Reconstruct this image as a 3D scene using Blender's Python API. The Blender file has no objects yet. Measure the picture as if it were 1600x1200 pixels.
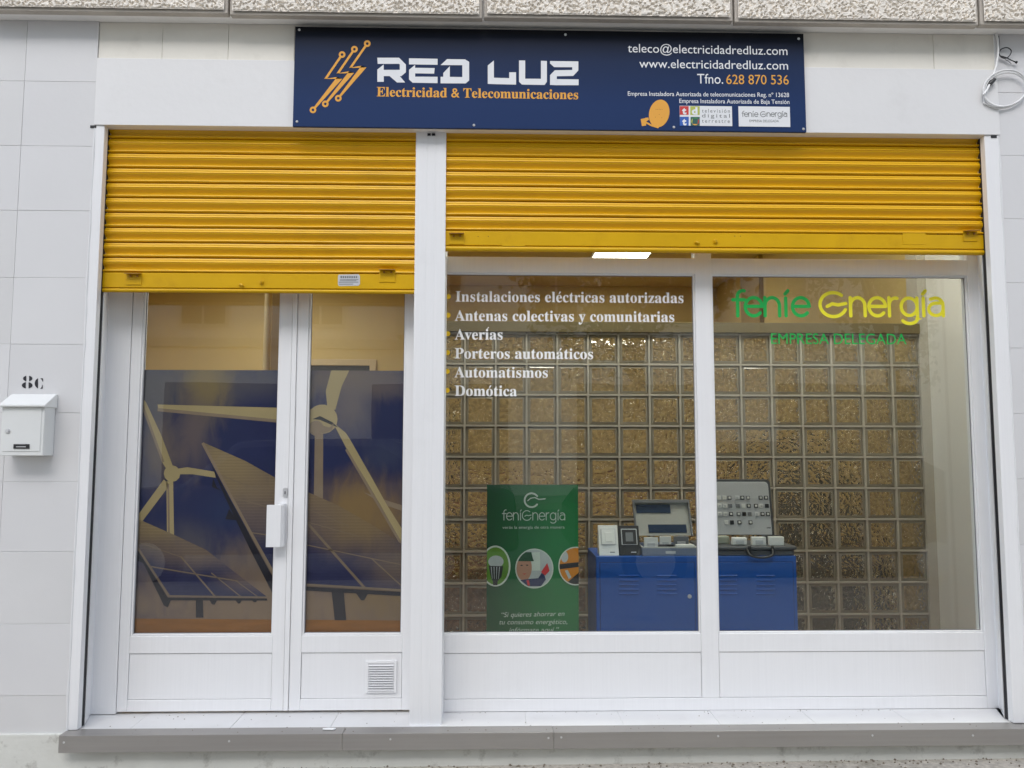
import bpy, bmesh, math, random
from mathutils import Vector, Matrix
SC = bpy.context.scene
C = SC.collection
# ------------------------------------------------------------------ camera
F = 1208.0
CP = Vector((0.0, -3.02, 1.061))
YAW, PITCH, ROLL = math.radians(1.385), math.radians(4.624), math.radians(0.073)
_cy, _sy, _cp, _sp = math.cos(YAW), math.sin(YAW), math.cos(PITCH), math.sin(PITCH)
FW = Vector((_sy*_cp, _cy*_cp, _sp))
_r = Vector((_cy, -_sy, 0)); _u = _r.cross(FW)
RT = _r*math.cos(ROLL) + _u*math.sin(ROLL)
UP = _u*math.cos(ROLL) - _r*math.sin(ROLL)
cd = bpy.data.cameras.new('camera'); cam = bpy.data.objects.new('camera', cd); C.objects.link(cam)
cd.sensor_width = 36; cd.lens = 36*F/1600; cd.clip_start = .05; cd.clip_end = 400
m = Matrix((RT, UP, -FW)).transposed().to_4x4(); m.translation = CP
cam.matrix_world = m
SC.camera = cam
# ------------------------------------------------------------------ sky, sun, exposure
SUN_EL, SUN_AZ = math.radians(42), math.radians(190)
w = bpy.data.worlds.new('World'); SC.world = w; w.use_nodes = True
nt = w.node_tree; bg = nt.nodes['Background']
sky = nt.nodes.new('ShaderNodeTexSky'); sky.sky_type = 'NISHITA'; sky.sun_disc = False
sky.sun_elevation = SUN_EL; sky.sun_rotation = SUN_AZ
sky.air_density = 1.0; sky.dust_density = 1.2; sky.ozone_density = 1.5
hs = nt.nodes.new('ShaderNodeHueSaturation'); hs.inputs['Saturation'].default_value = .5; hs.inputs['Value'].default_value = 1.2   # thin cloud greys the sky
nt.links.new(sky.outputs[0], hs.inputs['Color']); nt.links.new(hs.outputs[0], bg.inputs[0]); bg.inputs[1].default_value = 0.15
sl = bpy.data.lights.new('sun', 'SUN'); sl.energy = 1.4; sl.angle = math.radians(45); sl.color = (1, .97, .93)
so = bpy.data.objects.new('sun', sl); C.objects.link(so)
_d = Vector((math.sin(SUN_AZ)*math.cos(SUN_EL), math.cos(SUN_AZ)*math.cos(SUN_EL), math.sin(SUN_EL)))
so.rotation_euler = _d.to_track_quat('Z', 'Y').to_euler()
so.location = (-2, -8, 12)
SC.view_settings.view_transform = 'Standard'; SC.view_settings.look = 'None'
SC.view_settings.gamma = 1; SC.view_settings.exposure = 0.94
SC.cycles.max_bounces = 10; SC.cycles.transparent_max_bounces = 16
SC.cycles.transmission_bounces = 6; SC.cycles.glossy_bounces = 4; SC.cycles.diffuse_bounces = 5
SC.cycles.caustics_reflective = False; SC.cycles.caustics_refractive = False
SC.cycles.use_denoising = True
rnd = random.Random(7)

# ------------------------------------------------------------------ measuring: a pixel of the survey picture on the plane y = Y
def at(px, py, Y):
    d = FW + RT*((px-800)/F) + UP*((600-py)/F)
    return CP + d*((Y-CP.y)/d.y)
def X(px, py, Y): return at(px, py, Y).x
def Z(px, py, Y): return at(px, py, Y).z

# ------------------------------------------------------------------ materials
def lin(c):
    return tuple(((v/255)/12.92 if v/255 <= .04045 else ((v/255+.055)/1.055)**2.4) for v in c)
def mat(name, col, rough=.5, metal=0, var=.06, vscale=8, bump=0, bscale=80, stretch=None, spec=.5, dirt=0, dirtcol=(.18, .15, .11), dscale=3):
    """Principled paint with a slow mottling, an optional fine bump and optional dirt patches."""
    M = bpy.data.materials.new(name); M.use_nodes = True
    n = M.node_tree; P = n.nodes['Principled BSDF']
    P.inputs['Roughness'].default_value = rough; P.inputs['Metallic'].default_value = metal
    P.inputs['Specular IOR Level'].default_value = spec
    tc = n.nodes.new('ShaderNodeTexCoord'); mp = n.nodes.new('ShaderNodeMapping')
    n.links.new(tc.outputs['Object'], mp.inputs[0])
    if stretch: mp.inputs['Scale'].default_value = stretch
    nz = n.nodes.new('ShaderNodeTexNoise'); nz.inputs['Scale'].default_value = vscale; nz.inputs['Detail'].default_value = 6
    n.links.new(mp.outputs[0], nz.inputs['Vector'])
    mx = n.nodes.new('ShaderNodeMix'); mx.data_type = 'RGBA'
    mx.inputs['A'].default_value = (*[max(0, c*(1-var*1.6)) for c in col], 1); mx.inputs['B'].default_value = (*[min(1, c*(1+var*1.6)) for c in col], 1)
    n.links.new(nz.outputs['Fac'], mx.inputs['Factor'])
    out = mx.outputs['Result']
    if dirt:
        n2 = n.nodes.new('ShaderNodeTexNoise'); n2.inputs['Scale'].default_value = dscale; n2.inputs['Detail'].default_value = 9; n2.inputs['Roughness'].default_value = .7
        n.links.new(tc.outputs['Object'], n2.inputs['Vector'])
        rp = n.nodes.new('ShaderNodeValToRGB'); rp.color_ramp.elements[0].position = .55; rp.color_ramp.elements[1].position = .78
        rp.color_ramp.elements[1].color = (dirt, dirt, dirt, 1)
        n.links.new(n2.outputs['Fac'], rp.inputs[0])
        m2 = n.nodes.new('ShaderNodeMix'); m2.data_type = 'RGBA'; m2.inputs['B'].default_value = (*dirtcol, 1)
        n.links.new(rp.outputs[0], m2.inputs['Factor']); n.links.new(out, m2.inputs['A']); out = m2.outputs['Result']
    n.links.new(out, P.inputs['Base Color'])
    if bump:
        nb = n.nodes.new('ShaderNodeTexNoise'); nb.inputs['Scale'].default_value = bscale; nb.inputs['Detail'].default_value = 4
        n.links.new(mp.outputs[0], nb.inputs['Vector'])
        b = n.nodes.new('ShaderNodeBump'); b.inputs['Strength'].default_value = bump; b.inputs['Distance'].default_value = .01
        n.links.new(nb.outputs['Fac'], b.inputs['Height']); n.links.new(b.outputs[0], P.inputs['Normal'])
    return M
def glass_mat(name, tint=(.93, .96, .95), base=.052, ripple=0):
    M = bpy.data.materials.new(name); M.use_nodes = True; n = M.node_tree; n.nodes.clear()
    o = n.nodes.new('ShaderNodeOutputMaterial'); t = n.nodes.new('ShaderNodeBsdfTransparent'); t.inputs[0].default_value = (*tint, 1)
    g = n.nodes.new('ShaderNodeBsdfGlossy'); g.inputs['Roughness'].default_value = 0.0
    ge = n.nodes.new('ShaderNodeNewGeometry'); dt = n.nodes.new('ShaderNodeVectorMath'); dt.operation = 'DOT_PRODUCT'
    n.links.new(ge.outputs['Normal'], dt.inputs[0]); n.links.new(ge.outputs['Incoming'], dt.inputs[1])
    def mth(op, a, b=None):
        q = n.nodes.new('ShaderNodeMath'); q.operation = op
        for i, v in enumerate((a, b)):
            if v is None: continue
            if isinstance(v, (int, float)): q.inputs[i].default_value = v
            else: n.links.new(v, q.inputs[i])
        return q.outputs[0]
    a = mth('ABSOLUTE', dt.outputs['Value']); f5 = mth('POWER', mth('SUBTRACT', 1.0, a), 5.0)
    fr = mth('ADD', mth('MULTIPLY', f5, 1-base), base)
    if ripple:
        tc = n.nodes.new('ShaderNodeTexCoord'); nz = n.nodes.new('ShaderNodeTexNoise'); nz.inputs['Scale'].default_value = 1.6; nz.inputs['Detail'].default_value = 1
        n.links.new(tc.outputs['Object'], nz.inputs['Vector'])
        b = n.nodes.new('ShaderNodeBump'); b.inputs['Strength'].default_value = ripple; b.inputs['Distance'].default_value = .02
        n.links.new(nz.outputs['Fac'], b.inputs['Height']); n.links.new(b.outputs[0], g.inputs['Normal'])
    mx = n.nodes.new('ShaderNodeMixShader'); n.links.new(fr, mx.inputs[0]); n.links.new(t.outputs[0], mx.inputs[1]); n.links.new(g.outputs[0], mx.inputs[2])
    n.links.new(mx.outputs[0], o.inputs[0]); return M
def emit_mat(name, col, s):
    M = bpy.data.materials.new(name); M.use_nodes = True; n = M.node_tree; n.nodes.clear()
    o = n.nodes.new('ShaderNodeOutputMaterial'); e = n.nodes.new('ShaderNodeEmission'); e.inputs[0].default_value = (*col, 1); e.inputs[1].default_value = s
    n.links.new(e.outputs[0], o.inputs[0]); return M

FASC = mat('white_fascia_paint', (.72, .715, .715), .45, var=.03, vscale=2, bump=.08, bscale=30, dirt=.08, dscale=5)
WHITE = mat('white_tile_paint', (.645, .64, .645), .38, var=.035, vscale=2.5, bump=.06, bscale=35)
PLASTER = mat('white_plaster', (.70, .70, .71), .55, var=.04, vscale=3, bump=.15, bscale=25)
ALU = mat('white_lacquered_aluminium', (.79, .79, .80), .34, var=.025, vscale=5, stretch=(30, 30, .6), bump=.03, bscale=9, dirt=.10, dirtcol=(.45, .44, .42), dscale=4)
BAND = mat('cream_painted_board', (.76, .73, .66), .55, var=.05, vscale=4, bump=.1, bscale=30, dirt=.18, dscale=5)
SOFF = mat('soffit_paint', (.88, .87, .85), .6, var=.07, vscale=4, bump=.12, bscale=25, dirt=.2, dscale=6)
DARK = mat('dark_gap', (.012, .012, .016), .6, var=.1)
WHITE2 = mat('white_tile_paint_aged', (.625, .62, .62), .42, var=.045, vscale=3, bump=.06, bscale=35, dirt=.12, dirtcol=(.48, .46, .43), dscale=4)
WHITE3 = mat('white_tile_paint_fresh', (.66, .655, .66), .36, var=.03, vscale=2, bump=.05, bscale=30)
JOINT = mat('tile_joint', (.74, .74, .74), .8, var=.1)
NAVY = mat('navy_sign_board', (.022, .042, .118), .5, var=.05, vscale=2, spec=.12)
SIGNW = mat('sign_white_print', (.74, .75, .77), .5, var=.02, spec=.25)
SIGNO = mat('sign_orange_print', (.74, .36, .06), .5, var=.03, spec=.25)
GREYT = mat('grey_print', (.16, .17, .17), .5, var=.02)
YEL = mat('yellow_shutter_enamel', (.72, .41, .005), .33, var=.05, vscale=3, stretch=(1, 1, 6), bump=.03, bscale=20, spec=.35, dirt=.35, dirtcol=(.30, .14, .004), dscale=2.2)
YBAR = mat('yellow_bottom_bar_enamel', (.62, .36, .003), .36, spec=.3, var=.08, vscale=6, bump=.06, bscale=40, dirt=.25, dirtcol=(.25, .10, .004), dscale=9)
RUST = mat('ochre_stained_steel', (.30, .13, .012), .5, var=.25, vscale=30)
STEEL = mat('brushed_steel', (.60, .60, .61), .34, metal=.35, var=.1)
STRIP = mat('anodised_grey_strip', (.34, .325, .31), .42, metal=.55, var=.08, vscale=3, stretch=(.6, 6, 20), bump=.04, bscale=30, dirt=.12, dscale=6)
MARB = mat('white_marble_tile', (.66, .66, .66), .30, var=.05, vscale=4, dirt=.25, dirtcol=(.35, .33, .30), dscale=7)
PLINTH = mat('white_painted_plinth', (.62, .62, .58), .7, var=.08, vscale=6, bump=.25, bscale=30, dirt=.85, dirtcol=(.10, .085, .06), dscale=9)
GLASS = glass_mat('window_glass', ripple=.06)
FILMG = glass_mat('door_glass', tint=(.93, .95, .95), base=.052, ripple=.06)
YWALL = mat('yellow_interior_paint', (.60, .45, .17), .6, var=.05, vscale=2, bump=.05, bscale=30)
IWALL = mat('grey_paint_and_daylight', (.68, .67, .63), .6, var=.04, vscale=2)
CEIL = mat('interior_ceiling_paint', (.62, .52, .30), .7, var=.03)
IFLOOR = mat('terracotta_floor', (.26, .105, .045), .35, var=.2, vscale=5)
BLUE = mat('blue_cabinet_enamel', (.005, .07, .32), .35, var=.06, vscale=4)
BLUED = mat('blue_cabinet_shadow_gap', (.004, .016, .10), .5)
GREEN = mat('green_banner_print', (.014, .15, .045), .3, var=.25, vscale=4)
GREEND = mat('dark_green_banner_print', (.010, .07, .024), .3, var=.2, vscale=4)
BANW = mat('banner_white_print', (.55, .62, .55), .35)
VW = mat('white_vinyl', (.86, .86, .86), .4, var=.01)
VY = mat('yellow_vinyl', (.85, .55, .01), .4)
VG = mat('green_vinyl', (.012, .42, .08), .4, var=.03)
VL = mat('lime_yellow_vinyl', (.86, .80, .03), .4, var=.03)
BLACK = mat('black_plastic', (.018, .018, .02), .4)
BPAINT = mat('black_stencil_paint', (.012, .012, .018), .6)
GREY = mat('grey_plastic', (.17, .175, .185), .45)
LGREY = mat('light_grey_panel', (.50, .51, .53), .5, var=.02)
WPLAS = mat('white_plastic', (.72, .72, .70), .35, var=.02)
LBOX = mat('pale_grey_box_enamel', (.70, .71, .70), .35, var=.03)
MORTAR = mat('block_mortar', (.46, .425, .36), .8, var=.12, vscale=12, bump=.2, bscale=60)
CONC = mat('asphalt', (.20, .20, .20), .9, var=.3, vscale=30, bump=.3, bscale=120)

# ------------------------------------------------------------------ mesh building
class MB:
    def __init__(s): s.v = []; s.f = []; s.m = []
    def add(s, vs, fs, mi=0):
        o = len(s.v); s.v += [tuple(v) for v in vs]; s.f += [tuple(i+o for i in f) for f in fs]; s.m += [mi]*len(fs); return s
    def box(s, x0, x1, y0, y1, z0, z1, mi=0):
        vs = [(x0,y0,z0),(x1,y0,z0),(x1,y1,z0),(x0,y1,z0),(x0,y0,z1),(x1,y0,z1),(x1,y1,z1),(x0,y1,z1)]
        return s.add(vs, [(0,3,2,1),(4,5,6,7),(0,1,5,4),(1,2,6,5),(2,3,7,6),(3,0,4,7)], mi)
    def prism(s, pts, y0, y1, mi=0):
        """polygon given in (x, z), extruded from y0 (front) to y1"""
        n = len(pts); a = sum(pts[i][0]*pts[(i+1)%n][1]-pts[(i+1)%n][0]*pts[i][1] for i in range(n))
        if a < 0: pts = pts[::-1]
        vs = [(p[0], y0, p[1]) for p in pts] + [(p[0], y1, p[1]) for p in pts]
        fs = [tuple(range(n)), tuple(range(2*n-1, n-1, -1))] + [(i, i+n, (i+1)%n+n, (i+1)%n) for i in range(n)]
        return s.add(vs, fs, mi)
    def sheet(s, pts, Y, mi=0):
        n = len(pts); a = sum(pts[i][0]*pts[(i+1)%n][1]-pts[(i+1)%n][0]*pts[i][1] for i in range(n))
        if a < 0: pts = pts[::-1]
        return s.add([(p[0], Y, p[1]) for p in pts], [tuple(range(n))], mi)
    def plan(s, pts, z0, z1, mi=0):
        """polygon given in (x, y), extruded upward"""
        n = len(pts); a = sum(pts[i][0]*pts[(i+1)%n][1]-pts[(i+1)%n][0]*pts[i][1] for i in range(n))
        if a < 0: pts = pts[::-1]
        vs = [(p[0], p[1], z0) for p in pts] + [(p[0], p[1], z1) for p in pts]
        fs = [tuple(range(n-1, -1, -1)), tuple(range(n, 2*n))] + [(i, (i+1)%n, (i+1)%n+n, i+n) for i in range(n)]
        return s.add(vs, fs, mi)
    def side(s, pts, x0, x1, mi=0):
        """profile given in (y, z), extruded along x"""
        n = len(pts); a = sum(pts[i][0]*pts[(i+1)%n][1]-pts[(i+1)%n][0]*pts[i][1] for i in range(n))
        if a < 0: pts = pts[::-1]
        vs = [(x0, p[0], p[1]) for p in pts] + [(x1, p[0], p[1]) for p in pts]
        fs = [tuple(range(n-1, -1, -1)), tuple(range(n, 2*n))] + [(i, (i+1)%n, (i+1)%n+n, i+n) for i in range(n)]
        return s.add(vs, fs, mi)
    def cyl(s, c, r, axis, h, n=20, mi=0, r2=None):
        c = Vector(c); ax = Vector(axis).normalized(); t = ax.orthogonal().normalized(); b = ax.cross(t); r2 = r if r2 is None else r2
        vs = [c + (t*math.cos(a)+b*math.sin(a))*r for a in [2*math.pi*i/n for i in range(n)]] + [c + ax*h + (t*math.cos(a)+b*math.sin(a))*r2 for a in [2*math.pi*i/n for i in range(n)]]
        return s.add(vs, [tuple(range(n-1, -1, -1)), tuple(range(n, 2*n))] + [(i, (i+1)%n, (i+1)%n+n, i+n) for i in range(n)], mi)
    def tube(s, pts, r, n=8, mi=0):
        pts = [Vector(p) for p in pts]; rings = []; prev = None
        for i, p in enumerate(pts):
            t = (pts[min(i+1, len(pts)-1)]-pts[max(i-1, 0)]).normalized()
            if prev is None: prev = t.orthogonal().normalized()
            a = (prev - t*prev.dot(t)).normalized(); prev = a; b = t.cross(a)
            rr = r[i] if isinstance(r, (list, tuple)) else r
            rings.append([p + (a*math.cos(q)+b*math.sin(q))*rr for q in [2*math.pi*k/n for k in range(n)]])
        vs = [v for g in rings for v in g]; fs = []
        for i in range(len(pts)-1):
            for k in range(n): fs.append((i*n+k, i*n+(k+1)%n, (i+1)*n+(k+1)%n, (i+1)*n+k))
        fs += [tuple(range(n-1, -1, -1)), tuple((len(pts)-1)*n+k for k in range(n))]
        return s.add(vs, fs, mi)
    def build(s, name, mats, parent=None, bevel=0, smooth=False, seg=2):
        me = bpy.data.meshes.new(name); me.from_pydata(s.v, [], s.f); me.update()
        for mm in (mats if isinstance(mats, (list, tuple)) else [mats]): me.materials.append(mm)
        me.polygons.foreach_set('material_index', s.m)
        if smooth: me.polygons.foreach_set('use_smooth', [True]*len(me.polygons))
        o = bpy.data.objects.new(name, me); C.objects.link(o)
        if parent is not None: adopt(o, parent)
        if bevel:
            b = o.modifiers.new('bevel', 'BEVEL'); b.width = bevel; b.segments = seg; b.limit_method = 'ANGLE'; b.angle_limit = math.radians(40)
        if smooth: set_smooth(o)
        return o
def set_smooth(o, ang=40):
    bm = bmesh.new(); bm.from_mesh(o.data)
    for e in bm.edges:
        if len(e.link_faces) == 2 and e.calc_face_angle(0) > math.radians(ang): e.smooth = False
    bm.to_mesh(o.data); bm.free()
def wloc(o):
    v = Vector(o.location); p = o.parent
    while p is not None: v += Vector(p.location); p = p.parent
    return v
def adopt(o, parent):
    o.parent = parent; o.location = Vector(o.location) - wloc(parent)
def thing(name, label, cat, loc=(0, 0, 0), group=None):
    o = bpy.data.objects.new(name, None); C.objects.link(o); o.location = loc; o.empty_display_size = .05
    return tag(o, label, cat, group)
def tag(o, label, cat, group=None):
    o['label'] = label; o['category'] = cat
    if group: o['group'] = group
    return o
def struct(o): o['kind'] = 'structure'; return o

# ------------------------------------------------------------------ lettering
def bold(s):
    o = ''
    for c in s:
        if 'A' <= c <= 'Z': o += chr(0x1D400+ord(c)-65)
        elif 'a' <= c <= 'z': o += chr(0x1D41A+ord(c)-97)
        elif c == '\u0131': o += '\U0001D422'
        else: o += c
    return o
_cache = {}
def text_geo(s, offset=0, spacing=1.0, shear=0):
    k = (s, offset, spacing, shear)
    if k in _cache: return _cache[k]
    cu = bpy.data.curves.new('lettering', 'FONT'); cu.body = s; cu.size = 1; cu.offset = offset; cu.space_character = spacing; cu.shear = shear
    cu.resolution_u = 4; cu.fill_mode = 'FRONT'
    o = bpy.data.objects.new('lettering', cu); C.objects.link(o)
    dg = bpy.context.evaluated_depsgraph_get(); me = bpy.data.meshes.new_from_object(o.evaluated_get(dg))
    vs = [(v.co.x, v.co.y) for v in me.vertices]; fs = [tuple(p.vertices) for p in me.polygons]
    bpy.data.objects.remove(o); bpy.data.curves.remove(cu); bpy.data.meshes.remove(me)
    _cache[k] = (vs, fs); return vs, fs
def put_text(mb, s, x0, x1, yb0, yb1, cap, Y, mi=0, ref='H', serif=False, offset=0, spacing=1.0, shear=0):
    """fit text between two pixels on its baseline; cap = height in pixels of ref"""
    accents = []
    if serif:
        base = {'é': 'e', 'á': 'a', 'í': '\u0131', 'ó': 'o'}
        plain = ''.join(base.get(c, c) for c in s).replace('\u0131', 'i')
        for i, c in enumerate(s):
            if c in base:
                a = text_geo(bold(plain[:i]) , offset)[0] if i else []
                b = text_geo(bold(plain[:i+1]), offset)[0]
                w0 = max(v[0] for v in a) if a else 0; w1 = max(v[0] for v in b); accents.append(((w0+w1)/2+.01, c))
        body = bold(plain); rf = bold(ref)
    else: body, rf = s, ref
    vs, fs = text_geo(body, offset, spacing, shear)
    rv = text_geo(rf, offset)[0]; ch = max(v[1] for v in rv)
    a, b = min(v[0] for v in vs), max(v[0] for v in vs)
    p0, p1 = at(x0, yb0, Y), at(x1, yb1, Y)
    sx = (p1.x-p0.x)/(b-a); pc = at(x0, yb0-cap, Y); sz = (pc.z-p0.z)/ch
    sl = (p1.z-p0.z)/(p1.x-p0.x)
    def T(u, v):
        xx = p0.x + (u-a)*sx; return (xx, Y, p0.z + (xx-p0.x)*sl + v*sz)
    def orient(F):
        return F
    out = [T(*v) for v in vs]; good = []
    for f in fs:
        ar = sum(vs[f[i]][0]*vs[f[(i+1)%len(f)]][1]-vs[f[(i+1)%len(f)]][0]*vs[f[i]][1] for i in range(len(f)))
        good.append(f if ar > 0 else f[::-1])
    mb.add(out, good, mi)
    for u, c in accents:
        if c == 'í': pass
        q = [(u-.03, .535), (u+.03, .535), (u+.15, .66), (u+.13, .70), (u+.05, .70)]
        if c == 'í': q = [(x, y+.0) for x, y in [(u-.02, .70), (u+.03, .70), (u+.15, .80), (u+.08, .82)]]
        mb.add([T(*p) for p in q], [tuple(range(len(q)))], mi)
def stroke(mb, pts, r, Y, mi=0, cap=True):
    """round-ended ribbon through (x, z) points"""
    pts = [Vector((p[0], p[1])) for p in pts]; L, R_ = [], []
    closed = (pts[0]-pts[-1]).length < 1e-6
    n = len(pts)
    for i, p in enumerate(pts):
        if closed: t = (pts[(i+1) % (n-1)] - pts[(i-1) % (n-1)])
        else: t = pts[min(i+1, n-1)]-pts[max(i-1, 0)]
        t.normalize(); nn = Vector((-t.y, t.x))
        k = 1.0
        if 0 < i < n-1:
            t1 = (p-pts[i-1]).normalized(); k = 1/max(.35, abs(Vector((-t1.y, t1.x)).dot(nn)))
        L.append(p+nn*r*k); R_.append(p-nn*r*k)
    for i in range(n-1):
        mb.sheet([L[i], R_[i], R_[i+1], L[i+1]], Y, mi)
    if cap and not closed:
        for c, d in ((pts[0], (pts[0]-pts[1])), (pts[-1], (pts[-1]-pts[-2]))):
            a0 = math.atan2(d.y, d.x)
            mb.sheet([(c.x+r*math.cos(a0+q), c.y+r*math.sin(a0+q)) for q in [math.pi*(-.5+k/10) for k in range(11)]], Y, mi)
def arc(cx, cz, rx, rz, a0, a1, n=18):
    return [(cx+rx*math.cos(math.radians(a0+(a1-a0)*i/n)), cz+rz*math.sin(math.radians(a0+(a1-a0)*i/n))) for i in range(n+1)]
def pxp(pts, Y): return [(at(x, y, Y).x, at(x, y, Y).z) for x, y in pts]
def zpx(pts, ox, oy, s): return [(ox+x/s, oy+y/s) for x, y in pts]
def disc(mb, cx, cy, rx, ry, Y, mi=0, n=32, a0=0, a1=360):
    mb.sheet(pxp([(cx+rx*math.cos(math.radians(a0+(a1-a0)*i/n)), cy+ry*math.sin(math.radians(a0+(a1-a0)*i/n))) for i in range(n+(0 if a1-a0 == 360 else 1))], Y), Y, mi)
def ring(mb, cx, cy, rx, ry, wd, Y, mi=0, n=32):
    for i in range(n):
        a, b = 2*math.pi*i/n, 2*math.pi*(i+1)/n
        mb.sheet(pxp([(cx+rx*math.cos(a), cy+ry*math.sin(a)), (cx+rx*math.cos(b), cy+ry*math.sin(b)), (cx+(rx-wd)*math.cos(b), cy+(ry-wd)*math.sin(b)), (cx+(rx-wd)*math.cos(a), cy+(ry-wd)*math.sin(a))], Y), Y, mi)
def word_fenie(mb, Y, x0, x1, ytop, ybase, wpx, mi_a, mi_b, big_e=True, joined=False):
    """the rounded lower-case wordmark drawn with strokes. x-height = ybase-ytop pixels"""
    P0, P1 = at(x0, ybase, Y), at(x1, ybase, Y); h = Z(x0, ytop, Y)-P0.z; r = wpx/2*abs(P1.x-P0.x)/(x1-x0)
    E = lambda c: [[(c-.36, .52), (c+.41, .52)], arc(c, .5, .42, .5, 3, 318, 24)]
    def N(c): return [[(c-.36, 0), (c-.36, 1)], [(c-.36, .55)]+arc(c, .56, .36, .44, 160, 0, 12)+[(c+.36, 0)]]
    def Ff(c): return [[(c-.05, 0), (c-.05, 1.05)]+arc(c+.22, 1.08, .27, .30, 180, 75, 8), [(c-.28, .88), (c+.30, .88)]]
    def I(c, acc): return [[(c, 0), (c, .98)], ([(c-.02, 1.2), (c+.12, 1.38)] if acc else [(c, 1.25), (c, 1.27)])]
    def Rr(c): return [[(c-.2, 0), (c-.2, 1)], [(c-.2, .55)]+arc(c+.12, .58, .32, .40, 170, 75, 8)]
    def G(c): return [arc(c, .5, .40, .48, 0, 360, 26), [(c+.40, .98), (c+.40, -.12)]+arc(c, -.12, .40, .30, 0, -150, 12)]
    def A(c): return [arc(c, .36, .36, .34, 90, 360, 18)+[(c+.36, .36)], [(c-.26, .92)]+arc(c, .60, .36, .38, 115, 0, 10)+[(c+.36, 0)], [(c, .70), (c+.36, .70)]]
    els = []; c = .3
    for ch in ('feni' if joined else 'fenie'):
        if ch == 'f': els += [(q, 0) for q in Ff(c)]; c += .75
        elif ch == 'e': els += [(q, 0) for q in E(c)]; c += .92 if c < 2 else .45
        elif ch == 'n': els += [(q, 0) for q in N(c)]; c += .68
        elif ch == 'i': els += [(q, 0) for q in I(c, True)]; c += .75
    c += .62 if not joined else -.38
    c += .55
    els += [(arc(c, .62, .66, .66, 50, 335, 30), 1)]
    els += [([(c-.30, .52), (c-.05, .66), (c+.25, .60), (c+.62, .68)], 1)]
    c += 1.22
    for ch in 'nergia':
        if ch == 'n': els += [(q, 1) for q in N(c)]; c += .98
        elif ch == 'e': els += [(q, 1) for q in E(c)]; c += .80
        elif ch == 'r': els += [(q, 1) for q in Rr(c)]; c += .80
        elif ch == 'g': els += [(q, 1) for q in G(c)]; c += .72
        elif ch == 'i': els += [(q, 1) for q in I(c, True)]; c += .62
        elif ch == 'a': els += [(q, 1) for q in A(c)]; c += .36
    tot = c; sx = (P1.x-P0.x)/tot; sl = (P1.z-P0.z)/(P1.x-P0.x)
    for k, (q, w_) in enumerate(els):
        pts = [(P0.x+u*sx, P0.z+(u*sx)*sl+v*h) for u, v in q]
        stroke(mb, pts, r, Y-.00012*(k % 3), mi_a if w_ == 0 else mi_b)
    return c

# ================================================================== SETTING: ground
xr, xl = 12.0, -12.0
za, zb = Z(700, 1197, -.012), Z(1590, 1185, -.012)
xa, xb = X(700, 1197, -.012), X(1590, 1185, -.012)
gsl = (zb-za)/(xb-xa)
def gz(x): return za + (max(-3.5, min(3.5, x))-xa)*gsl
def pavement_mat():
    M = mat('gritty_concrete_pavement', (.46, .425, .37), .9, var=.35, vscale=60, bump=.6, bscale=140, dirt=.6, dirtcol=(.10, .10, .05), dscale=4)
    return M
PAVE = pavement_mat()
g = MB(); nx = 24
for i in range(nx):
    x0, x1 = -12+i, -11+i
    g.add([(x0, -3.7, gz(x0)), (x1, -3.7, gz(x1)), (x1, .3, gz(x1)), (x0, .3, gz(x0))], [(0, 1, 2, 3)])
    g.add([(x0, -3.7, gz(x0)-.5), (x1, -3.7, gz(x1)-.5), (x1, -3.7, gz(x1)), (x0, -3.7, gz(x0))], [(0, 1, 2, 3)])
struct(g.build('pavement', PAVE))
g = MB(); g.box(-90, 90, -90, -3.65, -.8, -.34); struct(g.build('road', CONC))
g = MB(); g.box(-40, 40, -17.2, -14.2, -.6, -.2); struct(g.build('far_pavement', PAVE))
# scattered grit against the foot of the wall
gr = MB()
for i in range(420):
    x = rnd.uniform(-2.2, 2.3); y = -abs(rnd.gauss(0, .05))-.008; r = rnd.uniform(.0015, .0065); z = gz(x)+r*.4
    vs = [(x+r*rnd.uniform(.6, 1.2)*dx, y+r*rnd.uniform(.6, 1.2)*dy, z+r*dz) for dx, dy, dz in ((1,0,0),(-1,0,0),(0,1,0),(0,-1,0),(0,0,.8),(0,0,-.8))]
    gr.add(vs, [(0,2,4),(2,1,4),(1,3,4),(3,0,4),(2,0,5),(1,2,5),(3,1,5),(0,3,5)])
for i in range(150):
    x = rnd.uniform(-1.45, 1.95); y = rnd.choice((.16-abs(rnd.gauss(0, .012)), rnd.uniform(.0, .15), rnd.uniform(-.04, .01))); r = rnd.uniform(.0008, .0028); z = .004+r*.4
    vs = [(x+r*rnd.uniform(.6, 1.5)*dx, y+r*rnd.uniform(.6, 1.5)*dy, z+r*dz) for dx, dy, dz in ((1,0,0),(-1,0,0),(0,1,0),(0,-1,0),(0,0,.6),(0,0,-.6))]
    gr.add(vs, [(0,2,4),(2,1,4),(1,3,4),(3,0,4),(2,0,5),(1,2,5),(3,1,5),(0,3,5)])
o = gr.build('grit', mat('grit', (.20, .17, .13), .9, var=.5, vscale=70)); o['kind'] = 'stuff'

# ================================================================== facade walls
ZS = Z(800, 42.5, 0)                    # soffit height
XSL, XSR = X(148, 670, .028), X(1553.5, 670, .028)               # shutter slots
XGL, XGR = X(146, 225, 0), X(1561, 225, 0)   # outer edges of the guides
ZFB = Z(800, 203, 0)                    # fascia underside
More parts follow.
